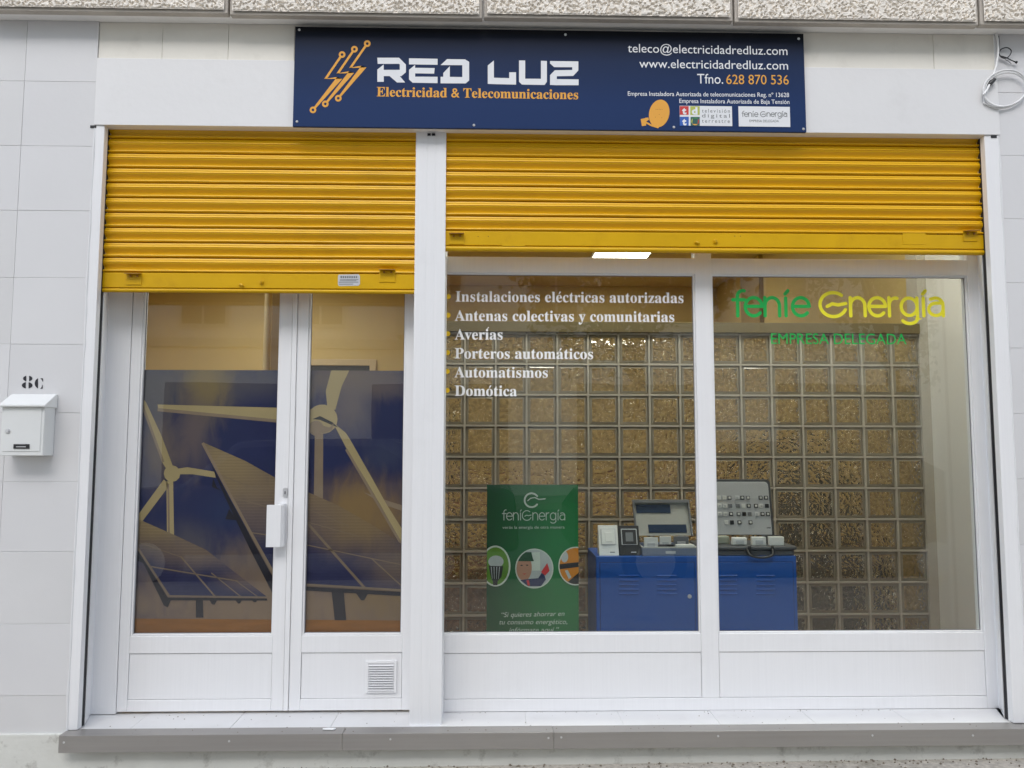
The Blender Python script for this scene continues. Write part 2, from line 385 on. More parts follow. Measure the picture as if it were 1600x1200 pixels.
# --- left tiled wall
def tiles(name, label, xs, zs, x_lo, x_hi):
    t = thing(name, label, 'wall', ((x_lo+x_hi)/2, .1, 0))
    b = MB(); b.box(x_lo, x_hi, .0016, .30, -.40, ZS); b.build('backing', JOINT, t)
    q = MB(); g_ = .0012
    for i in range(len(xs)-1):
        for j in range(len(zs)-1):
            d = rnd.uniform(0, .0012)
            q.box(xs[i]+g_/2, xs[i+1]-g_/2, -d, .003, zs[j]+g_/2, zs[j+1]-g_/2, rnd.choice((0, 0, 1, 2)))
    q.build('tiles', [WHITE, WHITE2, WHITE3], t, bevel=.0010)
    return t
zl = [Z(60, y, 0) for y in (1195, 1087, 975, 862, 753, 645, 538, 434, 329, 228, 127)] + [ZS]
zl[0] = -.38
xj = X(33, 228, 0); pit = XGL-xj
tiles('tiled_wall', 'white painted tile wall carrying the letterbox and the stencilled number', [xj-4*pit, xj-3*pit, xj-2*pit, xj-pit, xj, XGL], zl, xj-4*pit, XGL-.0005)
zr = [Z(1585, y, 0) for y in (1160, 1052, 946, 851, 748, 646, 544, 442, 342, 243, 145)] + [ZS]
zr[0] = -.38
xj2 = X(1600, 240, 0)+.15
tiles('tiled_wall', 'white painted tile wall at the right edge under the hanging cables', [XGR+.0005, xj2, xj2+.28, xj2+.56, xj2+.84, xj2+1.12], zr, XGR+.0005, xj2+1.12)
# --- shutter guides (U channels with an open slot), beads of filler on the outer edge
def guide(side, label):
    xs = XSL if side < 0 else XSR; xo = XGL if side < 0 else XGR; s = side
    t = thing('shutter_guide', label, 'guide rail', (xs, .05, 0), 'guide rails beside the shutters')
    ztop = ZFB+.0
    zbt = .0036
    p = MB(); a = xs; b_ = xo
    p.plan([(a, .000), (b_, -.002), (b_, .03), (a, .03)], zbt, ztop)            # front flange
    mid = xs+s*.05
    p.plan([(mid, .0302), (b_, .0302), (b_, .075), (mid, .075)], zbt, ztop)      # web
    p.build('channel', ALU, t, bevel=.002)
    d = MB(); d.plan([(xs+s*.003, .0304), (mid-s*.0004, .0304), (mid-s*.0004, .0519), (xs+s*.003, .0519)], zbt, ztop); d.build('slot_shade_fill', DARK, t)  # dark fill stands in for the shade inside the open slot
    q = MB()
    # inner flange and splayed return to the frame
    xf = X(142, 1119, .168) if s < 0 else X(1561, 1107, .168)
    q.plan([(xs-s*.0004, .052), (xs+s*.055, .0752), (xs+s*.055, .2), (xf, .2), (xf, .160)], zbt, ztop); q.build('return', ALU, t, bevel=.0015)
    f = MB(); n = 40; rr = random.Random(3+s)
    for i in range(n):
        z0 = zbt+(ztop-zbt)*i/n; z1 = zbt+(ztop-zbt)*(i+1)/n
    pts = [(xo-s*.002+rr.uniform(-.0012, .0012), -.0005, .0+(ztop)*i/n) for i in range(n+1)]
    f.tube(pts, [rr.uniform(.0025, .0055) for _ in pts], 8); f.build('filler_bead', PLASTER, t, smooth=True)
    return t
guide(-1, 'white shutter guide rail beside the tiled wall with the letterbox')
guide(1, 'white shutter guide rail beside the right tiled wall below the cable coil')
# --- central post
t = thing('shutter_post', 'white grooved metal post between the two yellow shutters', 'post', (X(667, 700, .03), .1, 0))
xp0, xp1 = X(645, 650, .03), X(693.5, 650, .03)
p = MB(); wdt = xp1-xp0
p.plan([(xp0, .03), (xp0+wdt*.36, .03), (xp0+wdt*.365, .0308), (xp0+wdt*.375, .0308), (xp0+wdt*.38, .03), (xp0+wdt*.63, .03), (xp0+wdt*.635, .0308), (xp0+wdt*.645, .0308), (xp0+wdt*.65, .03), (xp1, .03), (xp1, .048), (xp1-.022, .048), (xp1-.022, .062), (xp1, .062), (xp1, .16), (xp0, .16), (xp0, .062), (xp0+.022, .062), (xp0+.022, .048), (xp0, .048)], .0005, ZFB)
p.build('profile', ALU, t, bevel=.0015)
for a, b_ in ((668, 673), (675, 680)): d = MB(); d.box(X(a, 209, .029), X(b_, 209, .029), .0265, .0295, Z(670, 212, .029), Z(670, 208.5, .029)); d.build('slot_hole', DARK, t)
# --- fascia
t = thing('fascia', 'white painted fascia boarding behind the navy sign, above the shutters', 'fascia', (0.2, .1, ZFB))
xf0, xf1 = X(148.5, 150, -.006), X(1560, 150, -.006); zf = Z(300, 92.5, -.006); zf2 = Z(1400, 106.5, -.006); zfm = (zf+zf2)/2
p = MB(); p.box(xf0, xf1, -.006, .04, ZFB, zfm); p.box(xf0, xf1, .0405, .30, ZFB+.02, ZS-.001); p.build('panel', FASC, t, bevel=.0015)
p = MB(); xs_ = [xf0, X(254, 70, .006), X(357, 75, .006), X(460, 80, .006), X(1040, 90, .006), X(1459, 95, .006), xf1]
for i in range(len(xs_)-1): p.box(xs_[i]+.0005, xs_[i+1]-.0005, .003+rnd.uniform(0, .003), .04, zfm+.003, ZS-.001)
p.build('upper_board', BAND, t, bevel=.0015)
d = MB(); d.box(xf0+.01, xf1-.01, .012, .0395, zfm+.0003, zfm+.0027)
d.build('crack', DARK, t)
for px, py in ((152, 204), (1545, 217)):
    a = at(px, py, .03); d = MB()
    d.box(a.x-.012, a.x+.012, -.004, .012, ZFB-.012, ZFB-.001)
    d.build('fixing_clip', BLACK, t, bevel=.002)
# --- soffit and rough concrete cladding panels
def front_y(zq, px, py):
    lo, hi = -1.0, 0.0
    for _ in range(50):
        m_ = (lo+hi)/2
        if Z(px, py, m_) < zq: lo, hi = lo, m_
        else: lo, hi = m_, hi
    return (lo+hi)/2
# the overhang: walk out until the soffit height projects to the panel's lower edge
best = min(((abs(Z(800, 24.5, -k/1000.)-ZS), -k/1000.) for k in range(0, 400)), key=lambda q: q[0])
YO = best[1]
print('soffit', ZS, 'overhang', YO, 'fascia', ZFB)
p = MB(); p.box(-4.2, 4.6, YO+.035, .32, ZS, ZS+.12)
tag(p.build('soffit', SOFF), 'pale painted soffit under the rough concrete panels', 'soffit')
def rough_conc():
    M = mat('exposed_aggregate_concrete', (.50, .47, .43), .9, var=.1, vscale=14)
    n = M.node_tree; P = n.nodes['Principled BSDF']; tc = n.nodes.new('ShaderNodeTexCoord')
    vo = n.nodes.new('ShaderNodeTexVoronoi'); vo.inputs['Scale'].default_value = 62; vo.feature = 'F1'
    nz = n.nodes.new('ShaderNodeTexNoise'); nz.inputs['Scale'].default_value = 55; nz.inputs['Detail'].default_value = 3; nz.inputs['Distortion'].default_value = .6
    n.links.new(tc.outputs['Object'], nz.inputs['Vector'])
    rp = n.nodes.new('ShaderNodeValToRGB'); rp.color_ramp.elements[0].position = .36; rp.color_ramp.elements[1].position = .52
    n.links.new(nz.outputs['Fac'], rp.inputs[0])
    b = n.nodes.new('ShaderNodeBump'); b.inputs['Strength'].default_value = 1.0; b.inputs['Distance'].default_value = .012
    n.links.new(rp.outputs[0], b.inputs['Height']); n.links.new(b.outputs[0], P.inputs['Normal'])
    return M
RC = mat('exposed_aggregate_concrete', (.80, .745, .67), .9, var=.16, vscale=22, bump=.25, bscale=160)
from mathutils import noise as mnoise
jx = [X(q, yy, YO) for q, yy in ((-38, 4), (357, 10), (755, 15), (1147, 22), (1531, 28), (1930, 30))]
labs = ['rough grey concrete cladding panel at the top left corner, above the letterbox side', 'rough concrete cladding panel above the left end of the navy sign', 'rough concrete cladding panel above the middle of the navy sign', 'rough concrete cladding panel above the right end of the sign and bare fascia', 'rough concrete cladding panel at the top right corner above the cables']
for i in range(5):
    t = tag(bpy.data.objects.new('concrete_panel', None), labs[i], 'concrete panel', 'rough concrete cladding panels'); C.objects.link(t); t.location = ((jx[i]+jx[i+1])/2, YO, ZS)
    x0, x1 = jx[i]+.004, jx[i+1]-.004; z0, z1 = ZS-.006-.004*(i % 2), ZS+.62
    q = MB(); fr = .012
    q.box(x0, x1, YO+.004, YO+.0345, z0, z1); q.build('panel_edge', mat('cast_concrete', (.46, .42, .37), .9, var=.15, vscale=9, bump=.2, bscale=60), t, bevel=.004)
    # rough face: displaced grid
    nxs = int((x1-x0-2*fr)/.003); h_ = .10; nzs = int(h_/.003); vs = []; fs = []
    for a in range(nxs+1):
        for b_ in range(nzs+1):
            x = x0+fr+(x1-x0-2*fr)*a/nxs; z = z0+.012+h_*b_/nzs
            ox_, oz_ = mnoise.noise(Vector((x*30, z*30, 9+i)))*.012, mnoise.noise(Vector((x*30, z*30, 19+i)))*.012
            v = mnoise.noise(Vector(((x+ox_)*100, (z+oz_)*115, i*7.3)))
            w_ = mnoise.noise(Vector((x*150, z*150, 3.1+i)))
            e = min(1, min(a, nxs-a, b_)/2)
            pit = max(0, min(1, (v-.06)/.16))
            dd = (-.0085*pit + .0016*w_ + .0012*v)*e
            vs.append((x, YO-.003-dd-.004*e, z))
    for a in range(nxs):
        for b_ in range(nzs): k = a*(nzs+1)+b_; fs.append((k, k+nzs+1, k+nzs+2, k+1))
    q = MB(); q.add(vs, fs); q.box(x0+fr, x1-fr, YO-.004, YO+.003, z0+.012+h_, z1-.01); q.build('rough_face', RC, t, smooth=False)
# dark joint backing and the building mass above
q = MB(); q.box(-4.2, 4.6, YO+.05, .32, ZS+.121, ZS+3.2); tag(q.build('upper_facade', SOFF), 'concrete upper facade behind the rough cladding panels', 'wall')
# --- plinth, metal edge strip, marble threshold
zt = Z(600, 1147, -.05); zbm = Z(600, 1171.5, -.05); xst = X(92, 1150, -.05)
zt = 0.0
p = MB(); p.box(-4.2, 4.4, -.012, .40, -.45, -.006); tag(p.build('plinth', PLINTH, bevel=.003), 'stained white plinth under the grey metal step edge', 'plinth')
t = thing('step_edge_strip', 'grey metal edging strip along the front of the doorstep', 'edging strip', (0, -.03, 0))
hs = abs(zbm)+.002
segs = [xst, X(535, 1160, -.05), X(865, 1155, -.05), 3.4]
for i in range(3):
    a, b_ = segs[i]+.0006, segs[i+1]-.0006; dz = .0006*i
    q = MB(); q.side([(-.052, -hs), (-.052, 0.002-dz), (.014, .003-dz), (.014, -.004), (-.049, -.005), (-.049, -hs)], a, b_)
    q.build('strip_length', STRIP, t, bevel=.0012)
for px, py in ((100, 1160), (358, 1158), (610, 1155), (857, 1153), (877, 1152), (1122, 1150), (1363, 1149), (1520, 1149)):
    a = at(px, py, -.052); q = MB(); q.cyl((a.x, -.0525, a.z), .004, (0, -1, 0), .0012, 10); q.build('rivet', STEEL, t)
q = MB(); a = at(515, 1139, 0); q.plan([(a.x-.022, -.018), (a.x+.020, -.022), (a.x+.026, -.008), (a.x-.004, -.004), (a.x-.024, -.010)], .0035, .0075)
tag(q.build('paper_scrap', VW, bevel=.001), 'small white scrap lying on the grey step edge below the door', 'scrap')
t = thing('threshold', 'white marble tiles of the doorstep in front of the door and display window', 'threshold', (0, .1, 0))
xj_ = [XSL-.06, X(216, 1128, .08), X(369, 1127, .08), X(522, 1126, .08), X(665, 1126, .08), X(821.5, 1125, .08), X(970, 1123, .08), X(1118, 1121, .08), X(1264, 1120, .08), X(1410, 1119, .08), XSR+.06]
q = MB()
for i in range(10): q.box(xj_[i]+.0008, xj_[i+1]-.0008, .0145, .26, -.02, .0022+rnd.uniform(-.0006, .0006))
q.build('tiles', MARB, t, bevel=.0015)
q = MB(); q.box(xj_[0], xj_[-1], .0150, .30, -.05, -.0004); q.build('grout_bed', JOINT, t)

# ================================================================== roller shutters
def shutter(label, x0, x1, ybar_t, ybar_b, ytube_b, px, details):
    YS = .052
    zt0 = ZFB+.09
    zbt, zbb, ztb = Z(px, ybar_t, YS), Z(px, ybar_b, YS), Z(px, ytube_b, YS)
    pitch = Z(px, 300, YS)-Z(px, 323.1, YS)
    t = thing('roller_shutter', label, 'roller shutter', ((x0+x1)/2, YS, ztb), 'yellow roller shutters')
    prof = [(0, .004), (.025, -.001), (.05, -.0062), (.16, -.0090), (.178, -.0079), (.196, -.0096), (.29, -.0125), (.32, -.0126), (.335, -.0098), (.352, -.0098), (.37, -.0122), (.415, -.0118), (.47, -.0085), (.56, -.0028), (.66, .0006), (.76, .0006), (.80, -.002), (.825, -.008), (.855, -.0118), (.895, -.0128), (.935, -.0112), (.962, -.006), (.98, .000), (1.0, .004)]
    ns = int((zt0-zbt)/pitch)+1
    vs = []; n = 0
    nxd = 14
    rr = random.Random(int(px))
    sag = [[rr.uniform(-.0007, .0007) for _ in range(nxd+1)] for _ in range(ns)]
    rows = []
    for k in range(ns):
        for j, (f, y) in enumerate(prof):
            if k and j == 0: pass
            rows.append((zbt+(ns-k)*pitch-f*pitch, y, k))
    for z, y, k in rows:
        for i in range(nxd+1): vs.append((x0+(x1-x0)*i/nxd, YS+y+sag[k][i]*.6, z+sag[k][i]))
    fs = []
    for r_ in range(len(rows)-1):
        for i in range(nxd): a = r_*(nxd+1)+i; fs.append((a, a+nxd+1, a+nxd+2, a+1))
    fs = [f[::-1] for f in fs]
    # keep what hangs below the roll
    q = MB(); q.add(vs, fs); o = q.build('slats', YEL, t, smooth=True)
    set_smooth(o, 48)
    fl = [f for f in o.data.polygons]
    q = MB()
    q.side([(YS-.006, zbt), (YS-.0095, zbt-.003), (YS-.0095, zbb+.002), (YS-.004, zbb), (YS+.006, zbb), (YS+.006, zbt)], x0+.002, x1-.002)
    q.build('bottom_bar', YBAR, t, bevel=.0012)
    zc = (zbb+ztb)/2; r_ = (zbb-ztb)/2*.92
    q = MB(); q.side([(YS-.001-1.15*r_*math.cos(a), zc+r_*math.sin(a)) for a in [2*math.pi*i/16 for i in range(16)]], x0+.002, x1-.002)
    q.build('edge_tube', YBAR, t, smooth=True)
    for d in details: d(t, YS-.0095)
    return t
def bracket(px0, px1, py0, py1, tilt=0):
    def f(t, Y):
        x0, x1 = X(px0, py0, Y), X(px1, py0, Y); z1, z0 = Z(px0, py0, Y), Z(px0, py1, Y)
        q = MB(); q.box(x0, x1, Y-.003, Y-.0002, z0, z1-.001)
        q.add([(x0, Y-.003, z1), (x1, Y-.003, z1+tilt), (x1, Y-.024, z1-.004+tilt), (x0, Y-.024, z1-.004), (x0, Y-.003, z1-.003), (x1, Y-.003, z1-.003+tilt), (x1, Y-.024, z1-.007+tilt), (x0, Y-.024, z1-.007)], [(0,3,2,1),(4,5,6,7),(0,1,5,4),(1,2,6,5),(2,3,7,6),(3,0,4,7)], 1)
        for fx in (.3, .75): q.cyl((x0+(x1-x0)*fx, Y-.003, z1-.012), .0042, (0, -1, 0), .005, 10, 1)
        q.build('stop_bracket', [YBAR, RUST], t, bevel=.0008)
    return f
def lock(px, py, r=.009):
    def f(t, Y):
        a = at(px, py, Y); q = MB(); q.cyl((a.x, Y-.0002, a.z), r, (0, -1, 0), .005, 20); q.cyl((a.x, Y-.0052, a.z), r*.62, (0, -1, 0), .004, 16); q.box(a.x-.001, a.x+.001, Y-.0105, Y-.0092, a.z-.004, a.z+.004, 1)
        q.build('lock', [YBAR, RUST], t, bevel=.0008)
    return f
def lug(px, py):
    def f(t, Y):
        a = at(px, py, Y); q = MB(); q.tube([(a.x-.01, Y-.0005, a.z+.002), (a.x-.004, Y-.006, a.z+.003), (a.x+.003, Y-.007, a.z), (a.x+.008, Y-.0005, a.z-.004)], [.003, .0045, .0045, .003], 8); q.build('pull_lug', YBAR, t, smooth=True)
    return f
def sticker(t, Y):
    q = MB(); c = [(528, 430.5), (530, 429), (560, 428.5), (562.5, 431), (562.5, 444), (560, 446.5), (530, 447), (528, 445)]
    q.sheet(pxp(c, Y-.0006), Y-.0006, 0)
    for k in range(8): q.sheet(pxp([(532+k*3.4, 431.4), (534.4+k*3.4, 431.3), (534.4+k*3.4, 434.4), (532+k*3.4, 434.5)], Y-.0009), Y-.0009, 1)
    for j, (y, a, b_) in enumerate(((436.5, 531, 560), (438.3, 531, 557), (440.6, 529.5, 560), (443.6, 530, 552))): q.sheet(pxp([(a, y), (b_, y-.2), (b_, y+.7), (a, y+.9)], Y-.0009), Y-.0009, 2)
    q.build('maker_sticker', [LGREY, GREYT, GREY], t)
def patch(px0, px1, py0, py1):
    def f(t, Y):
        q = MB(); q.box(X(px0, py0, Y), X(px1, py0, Y), Y-.0012, Y-.0001, Z(px0, py1, Y), Z(px0, py0, Y)); q.build('cover_plate', YBAR, t, bevel=.0005)
    return f
def holes(pts):
    def f(t, Y):
        for px, py in pts:
            a = at(px, py, Y); q = MB(); q.cyl((a.x, Y-.0003, a.z), .0016, (0, -1, 0), .0006, 8); q.build('screw_hole', DARK, t)
    return f
shutter('yellow roller shutter pulled lower over the glazed door', XSL-.03, xp0+.014, 427.5, 451.5, 458.5, 400,
        [bracket(198, 222, 427, 445), bracket(593, 618, 421, 441), lock(409, 441), lug(378, 446), sticker])
shutter('wide yellow roller shutter raised over the display window', xp1-.014, XSR+.03, 363.5, 386.5, 395.5, 1000,
        [bracket(702, 725, 364.5, 381.5), bracket(1504, 1526, 361, 377, .004), lug(1089, 380), lock(1118, 377.5), patch(784, 820, 366, 384.5), patch(1410, 1446, 363, 382), holes([(747, 369.5), (763, 369.5), (1148, 369), (1157, 369), (1465, 366), (1482, 366)])])

# ================================================================== door: fixed frame and two leaves
YD, YG = .170, .189
ZT = ZFB+.06
zb0 = .004
xd0, xd1, xd2, xd3 = X(182, 1100, YD), X(450, 800, YD), X(458, 800, YD), X(646, 700, YD)
t = thing('door_frame', 'white fixed side frame left of the glazed door leaves', 'door frame', (xd0, YD, 0))
q = MB(); xo = X(142, 1119, .168); q.box(xo-.03, xd0-.0018, YD-.003, YD+.055, zb0, ZT); q.build('jamb', ALU, t, bevel=.002)
GASK = mat('grey_rubber_gasket', (.20, .20, .21), .7)
def gasket(t, x0, x1, z0, z1):
    q = MB(); g_ = .0022; y0, y1 = YG-.004, YG-.0006
    q.box(x0, x0+g_, y0, y1, z0, z1); q.box(x1-g_, x1, y0, y1, z0, z1); q.box(x0+g_, x1-g_, y0, y1, z0, z0+g_); q.box(x0+g_, x1-g_, y0, y1, z1-g_, z1); q.build('gasket', GASK, t)
def leaf(label, xa_, xb_, gx0, gx1, panel):
    """stile/rail frame, bead, glass, kick panel"""
    t = thing('door_leaf', label, 'door', ((xa_+xb_)/2, YD, 0), 'leaves of the glazed double door')
    zg0, zg1 = Z(320, 994, YD), 2.28
    zp1, zp0 = Z(320, 1021, YD), Z(320, 1093.5, YD)
    zbm_ = Z(320, 1114, YD) ; zbm_ = max(.012, zbm_)
    q = MB()
    q.box(xa_, gx0, YD, YD+.05, zbm_, ZT); q.box(gx1, xb_, YD, YD+.05, zbm_, ZT)
    q.box(gx0, gx1, YD+.0004, YD+.05, zp1, zg0); q.box(gx0, gx1, YD+.0004, YD+.05, zbm_, zp0); q.box(gx0, gx1, YD+.0004, YD+.05, zg1, ZT)
    q.build('frame', ALU, t, bevel=.0022)
    q = MB(); q.box(gx0+.0015, gx1-.0015, YD+.0045, YD+.04, zp0+.0015, zp1-.0015); q.build('kick_panel', ALU, t, bevel=.001)
    q = MB(); b_ = .008
    for a in ((gx0, gx0+b_, zg0, zg1), (gx1-b_, gx1, zg0, zg1), (gx0+b_, gx1-b_, zg0, zg0+b_)): q.box(a[0]+.0002, a[1]-.0002, YD+.006, YD+.018, a[2], a[3])
    q.build('glazing_bead', ALU, t, bevel=.002)
    gasket(t, gx0+b_, gx1-b_, zg0+b_, zg1-.001)
    q = MB(); q.box(gx0+.001, gx1-.001, YG, YG+.005, zg0+.001, zg1-.001); q.build('pane', FILMG, t)
    return t, gx0+b_*.2, gx1-b_*.2, zg0+.002
gl = (X(213, 730, YD), X(436, 600, YD)); grr = (X(475.5, 800, YD), X(633.5, 600, YD))
LL, a0, a1, zf0 = leaf('left glazed door leaf with the white pull handle and lock', xd0, xd1-.001, gl[0], gl[1], 0)
LR, b0, b1, _ = leaf('right glazed door leaf with the louvred vent at its foot', xd2, xd3+.01, grr[0], grr[1], 1)
q = MB(); q.box(xd1+.001, xd2-.001, YD-.006, YD+.03, .014, ZT); q.build('meeting_strip', ALU, LR, bevel=.002)
# handle: bent plate on a tab
yh = YD-.045
h0, h1, hz0, hz1 = X(416, 820, yh), X(443, 820, yh), Z(430, 855, yh), Z(430, 789, yh)
q = MB(); q.plan([(h0, yh), (h1-.012, yh), (h1-.002, yh+.014), (h1-.002, YD-.0006), (h1-.007, YD-.0006), (h1-.007, yh+.016), (h1-.015, yh+.005), (h0, yh+.005)], hz0, hz1)
q.box(h1-.03, h1-.003, yh+.005, YD-.0006, hz1-.006, hz1+.003); q.build('pull_handle', ALU, LL, bevel=.0012)
a = at(446, 769, YD); q = MB(); pr = [(a.x+.0095*math.cos(v)*1.0, a.z+(.020 if math.sin(v) > 0 else -.020)*1+.0095*math.sin(v)) for v in [2*math.pi*i/24 for i in range(24)]]
pr = [(x, z) for x, z in pr]; q.prism([(x, a.z+(z-a.z)*.62) for x, z in pr], YD-.006, YD-.0004); q.build('lock_cylinder', STEEL, LL, bevel=.001)
q = MB(); q.box(a.x-.0016, a.x+.0016, YD-.0068, YD-.0061, a.z-.008, a.z+.004); q.build('keyhole', DARK, LL)
# louvred vent
yk = YD+.0045
v0, v1, vz0, vz1 = X(571.5, 1057, yk), X(620, 1057, yk), Z(595, 1082, yk), Z(595, 1032, yk)
vent = MB(); e_ = .011
vent.box(v0, v0+e_, yk-.008, yk-.0003, vz0, vz1); vent.box(v1-e_, v1, yk-.008, yk-.0003, vz0, vz1); vent.box(v0+e_, v1-e_, yk-.008, yk-.0003, vz1-e_, vz1); vent.box(v0+e_, v1-e_, yk-.008, yk-.0003, vz0, vz0+e_); vo = vent.build('vent', ALU, LR, bevel=.0015)
vb = MB(); vb.box(v0+e_, v1-e_, yk-.0012, yk-.0004, vz0+e_, vz1-e_); vb.build('vent_back', mat('grey_vent_shade', (.42, .42, .43), .6), vo)
q = MB(); ns = 11; i0, i1, j0, j1 = v0+.011, v1-.011, vz0+.010, vz1-.010
for k in range(ns):
    z = j0+(j1-j0)*k/ns; hh = (j1-j0)/ns
    q.side([(yk-.002, z+hh*.72), (yk-.0125, z+hh*.12), (yk-.0115, z+hh*.06), (yk-.002, z+hh*.55)], i0, i1)
q.build('louvre', ALU, vo)

# ------------------------------------------------------------------ printed film on the door glass
def film_bg(name='printed_sky', base='navy', blobs='blobs', cells=False, off=None):
    M = bpy.data.materials.new(name); M.use_nodes = True; n = M.node_tree; P = n.nodes['Principled BSDF']; P.inputs['Roughness'].default_value = .5; P.inputs['Specular IOR Level'].default_value = .2
    tc = n.nodes.new('ShaderNodeTexCoord')
    org = n.nodes.new('ShaderNodeVectorMath'); org.operation = 'ADD'; n.links.new(tc.outputs['Object'], org.inputs[0]); org.inputs[1].default_value = (0, 0, 0)
    nz = n.nodes.new('ShaderNodeTexNoise'); nz.inputs['Scale'].default_value = 7; nz.inputs['Detail'].default_value = 7; nz.inputs['Roughness'].default_value = .55; nz.inputs['Distortion'].default_value = .8
    mp = n.nodes.new('ShaderNodeMapping'); mp.inputs['Scale'].default_value = (2.0, 1, .9); mp.inputs['Rotation'].default_value = (0, .6, 0)
    n.links.new(org.outputs[0], mp.inputs[0]); n.links.new(mp.outputs[0], nz.inputs['Vector'])
    cur = n.nodes.new('ShaderNodeRGB'); cur.outputs[0].default_value = (*lin(FB[base]), 1); col = cur.outputs[0]
    for (px, py, rx, ry, c, s) in FB[blobs]:
        a = at(px, py, YF); ex = at(px+rx, py, YF); ez = at(px, py-ry, YF)
        m_ = n.nodes.new('ShaderNodeMapping'); m_.vector_type = 'POINT'
        sx, sz = 1/(ex.x-a.x), 1/(ez.z-a.z)
        m_.inputs['Scale'].default_value = (sx, 0, sz); m_.inputs['Location'].default_value = (-a.x*sx, 0, -a.z*sz)
        n.links.new(org.outputs[0], m_.inputs[0])
        g_ = n.nodes.new('ShaderNodeVectorMath'); g_.operation = 'LENGTH'; n.links.new(m_.outputs[0], g_.inputs[0])
        ad = n.nodes.new('ShaderNodeMath'); ad.operation = 'MULTIPLY_ADD'; n.links.new(nz.outputs['Fac'], ad.inputs[0]); ad.inputs[1].default_value = 1.1 if not cells else .5; ad.inputs[2].default_value = -.55 if not cells else -.25
        su = n.nodes.new('ShaderNodeMath'); su.operation = 'ADD'; n.links.new(g_.outputs['Value'], su.inputs[0]); n.links.new(ad.outputs[0], su.inputs[1])
        mr = n.nodes.new('ShaderNodeMapRange'); mr.interpolation_type = 'SMOOTHSTEP'; mr.inputs['From Min'].default_value = .1; mr.inputs['From Max'].default_value = 1.25; mr.inputs['To Min'].default_value = s; mr.inputs['To Max'].default_value = 0
        n.links.new(su.outputs[0], mr.inputs['Value'])
        mx = n.nodes.new('ShaderNodeMix'); mx.data_type = 'RGBA'; n.links.new(mr.outputs[0], mx.inputs['Factor']); n.links.new(col, mx.inputs['A']); mx.inputs['B'].default_value = (*lin(c), 1); col = mx.outputs['Result']
    if cells:
        wv = n.nodes.new('ShaderNodeTexWave'); wv.bands_direction = 'Z'; wv.inputs['Scale'].default_value = 26; wv.inputs['Distortion'].default_value = .3
        n.links.new(org.outputs[0], wv.inputs['Vector'])
        mr = n.nodes.new('ShaderNodeMapRange'); mr.inputs['To Min'].default_value = .90; mr.inputs['To Max'].default_value = 1.05; n.links.new(wv.outputs['Fac'], mr.inputs['Value'])
        sc = n.nodes.new('ShaderNodeVectorMath'); sc.operation = 'SCALE'; n.links.new(col, sc.inputs[0]); n.links.new(mr.outputs[0], sc.inputs['Scale']); col = sc.outputs[0]
    n.links.new(col, P.inputs['Base Color']); return M
YF = YG+.0075
FB = {'navy': (42, 46, 84), 'pnavy': (50, 50, 82), 'blobs': [
    (330, 600, 190, 40, (96, 88, 90), .9), (318, 605, 50, 66, (138, 116, 76), .95), (300, 680, 38, 80, (108, 92, 90), .9), (250, 700, 36, 80, (112, 96, 88), .85), (235, 610, 60, 60, (96, 90, 92), .8),
    (420, 660, 60, 60, (36, 38, 80), .8), (550, 595, 90, 40, (124, 106, 92), .95), (545, 632, 50, 60, (108, 94, 94), .9), (610, 600, 50, 30, (110, 96, 96), .8), (600, 715, 40, 30, (70, 74, 96), .6),
    (565, 800, 90, 70, (140, 110, 70), 1.0), (290, 860, 80, 50, (96, 88, 90), .7), (400, 880, 80, 60, (116, 98, 88), .95), (430, 950, 420, 80, (134, 110, 90), 1.0), (600, 900, 90, 90, (130, 104, 70), .9), (370, 800, 60, 40, (44, 56, 92), .7)],
    'panel1': [(250, 815, 120, 55, (150, 126, 92), 1.0), (320, 860, 100, 34, (124, 104, 90), .95), (390, 905, 60, 24, (112, 94, 90), .9)],
    'panel2': [(360, 725, 130, 90, (150, 126, 92), 1.0), (470, 775, 150, 60, (138, 114, 88), .95), (560, 815, 110, 60, (140, 114, 80), .95), (430, 815, 110, 40, (112, 94, 90), .8), (630, 880, 70, 50, (122, 102, 86), .85)]}
def clip(poly, x0, x1, z0, z1):
    def cut(P, f, inter):
        out = []
        for i in range(len(P)):
            a, b_ = P[i], P[(i+1) % len(P)]
            if f(a): out.append(a)
            if f(a) != f(b_): out.append(inter(a, b_))
        return out
    ix = lambda v: (lambda a, b_: (v, a[1]+(b_[1]-a[1])*(v-a[0])/(b_[0]-a[0])))
    iz = lambda v: (lambda a, b_: (a[0]+(b_[0]-a[0])*(v-a[1])/(b_[1]-a[1]), v))
    for f, it in ((lambda p: p[0] >= x0, ix(x0)), (lambda p: p[0] <= x1, ix(x1)), (lambda p: p[1] >= z0, iz(z0)), (lambda p: p[1] <= z1, iz(z1))):
        if len(poly) < 3: return []
        poly = cut(poly, f, it)
    return poly
def pm(name, c, var=.1, vs=12, st=None): return mat('print_'+name, lin(c), .55, var=var, vscale=vs, spec=.2, stretch=st)
FM = {'tan': pm('turbine_tan', (178, 156, 112), .14, 5), 'tan2': pm('turbine_shade', (146, 124, 102)), 'pt': pm('panel_tan', (138, 116, 88), .18, 6), 'pm': pm('panel_mauve', (110, 92, 86), .15, 6), 'pn': pm('panel_navy', (50, 48, 80), .18, 9, (1, 1, 6)),
      'ln': pm('panel_line', (132, 112, 92)), 'dk': pm('dark_frame', (40, 36, 44)), 'gd': pm('ground_brown', (140, 88, 36), .2, 9, (1, 1, 5)), 'hz': pm('horizon_mauve', (124, 102, 86), .12, 4)}
FM['p1'] = film_bg('printed_panel_near', 'pnavy', 'panel1', True); FM['p2'] = film_bg('printed_panel_far', 'pnavy', 'panel2', True)
FKEYS = list(FM)
LAY = []
def L(key, pts, lay=1): LAY.append((key, pts, lay))
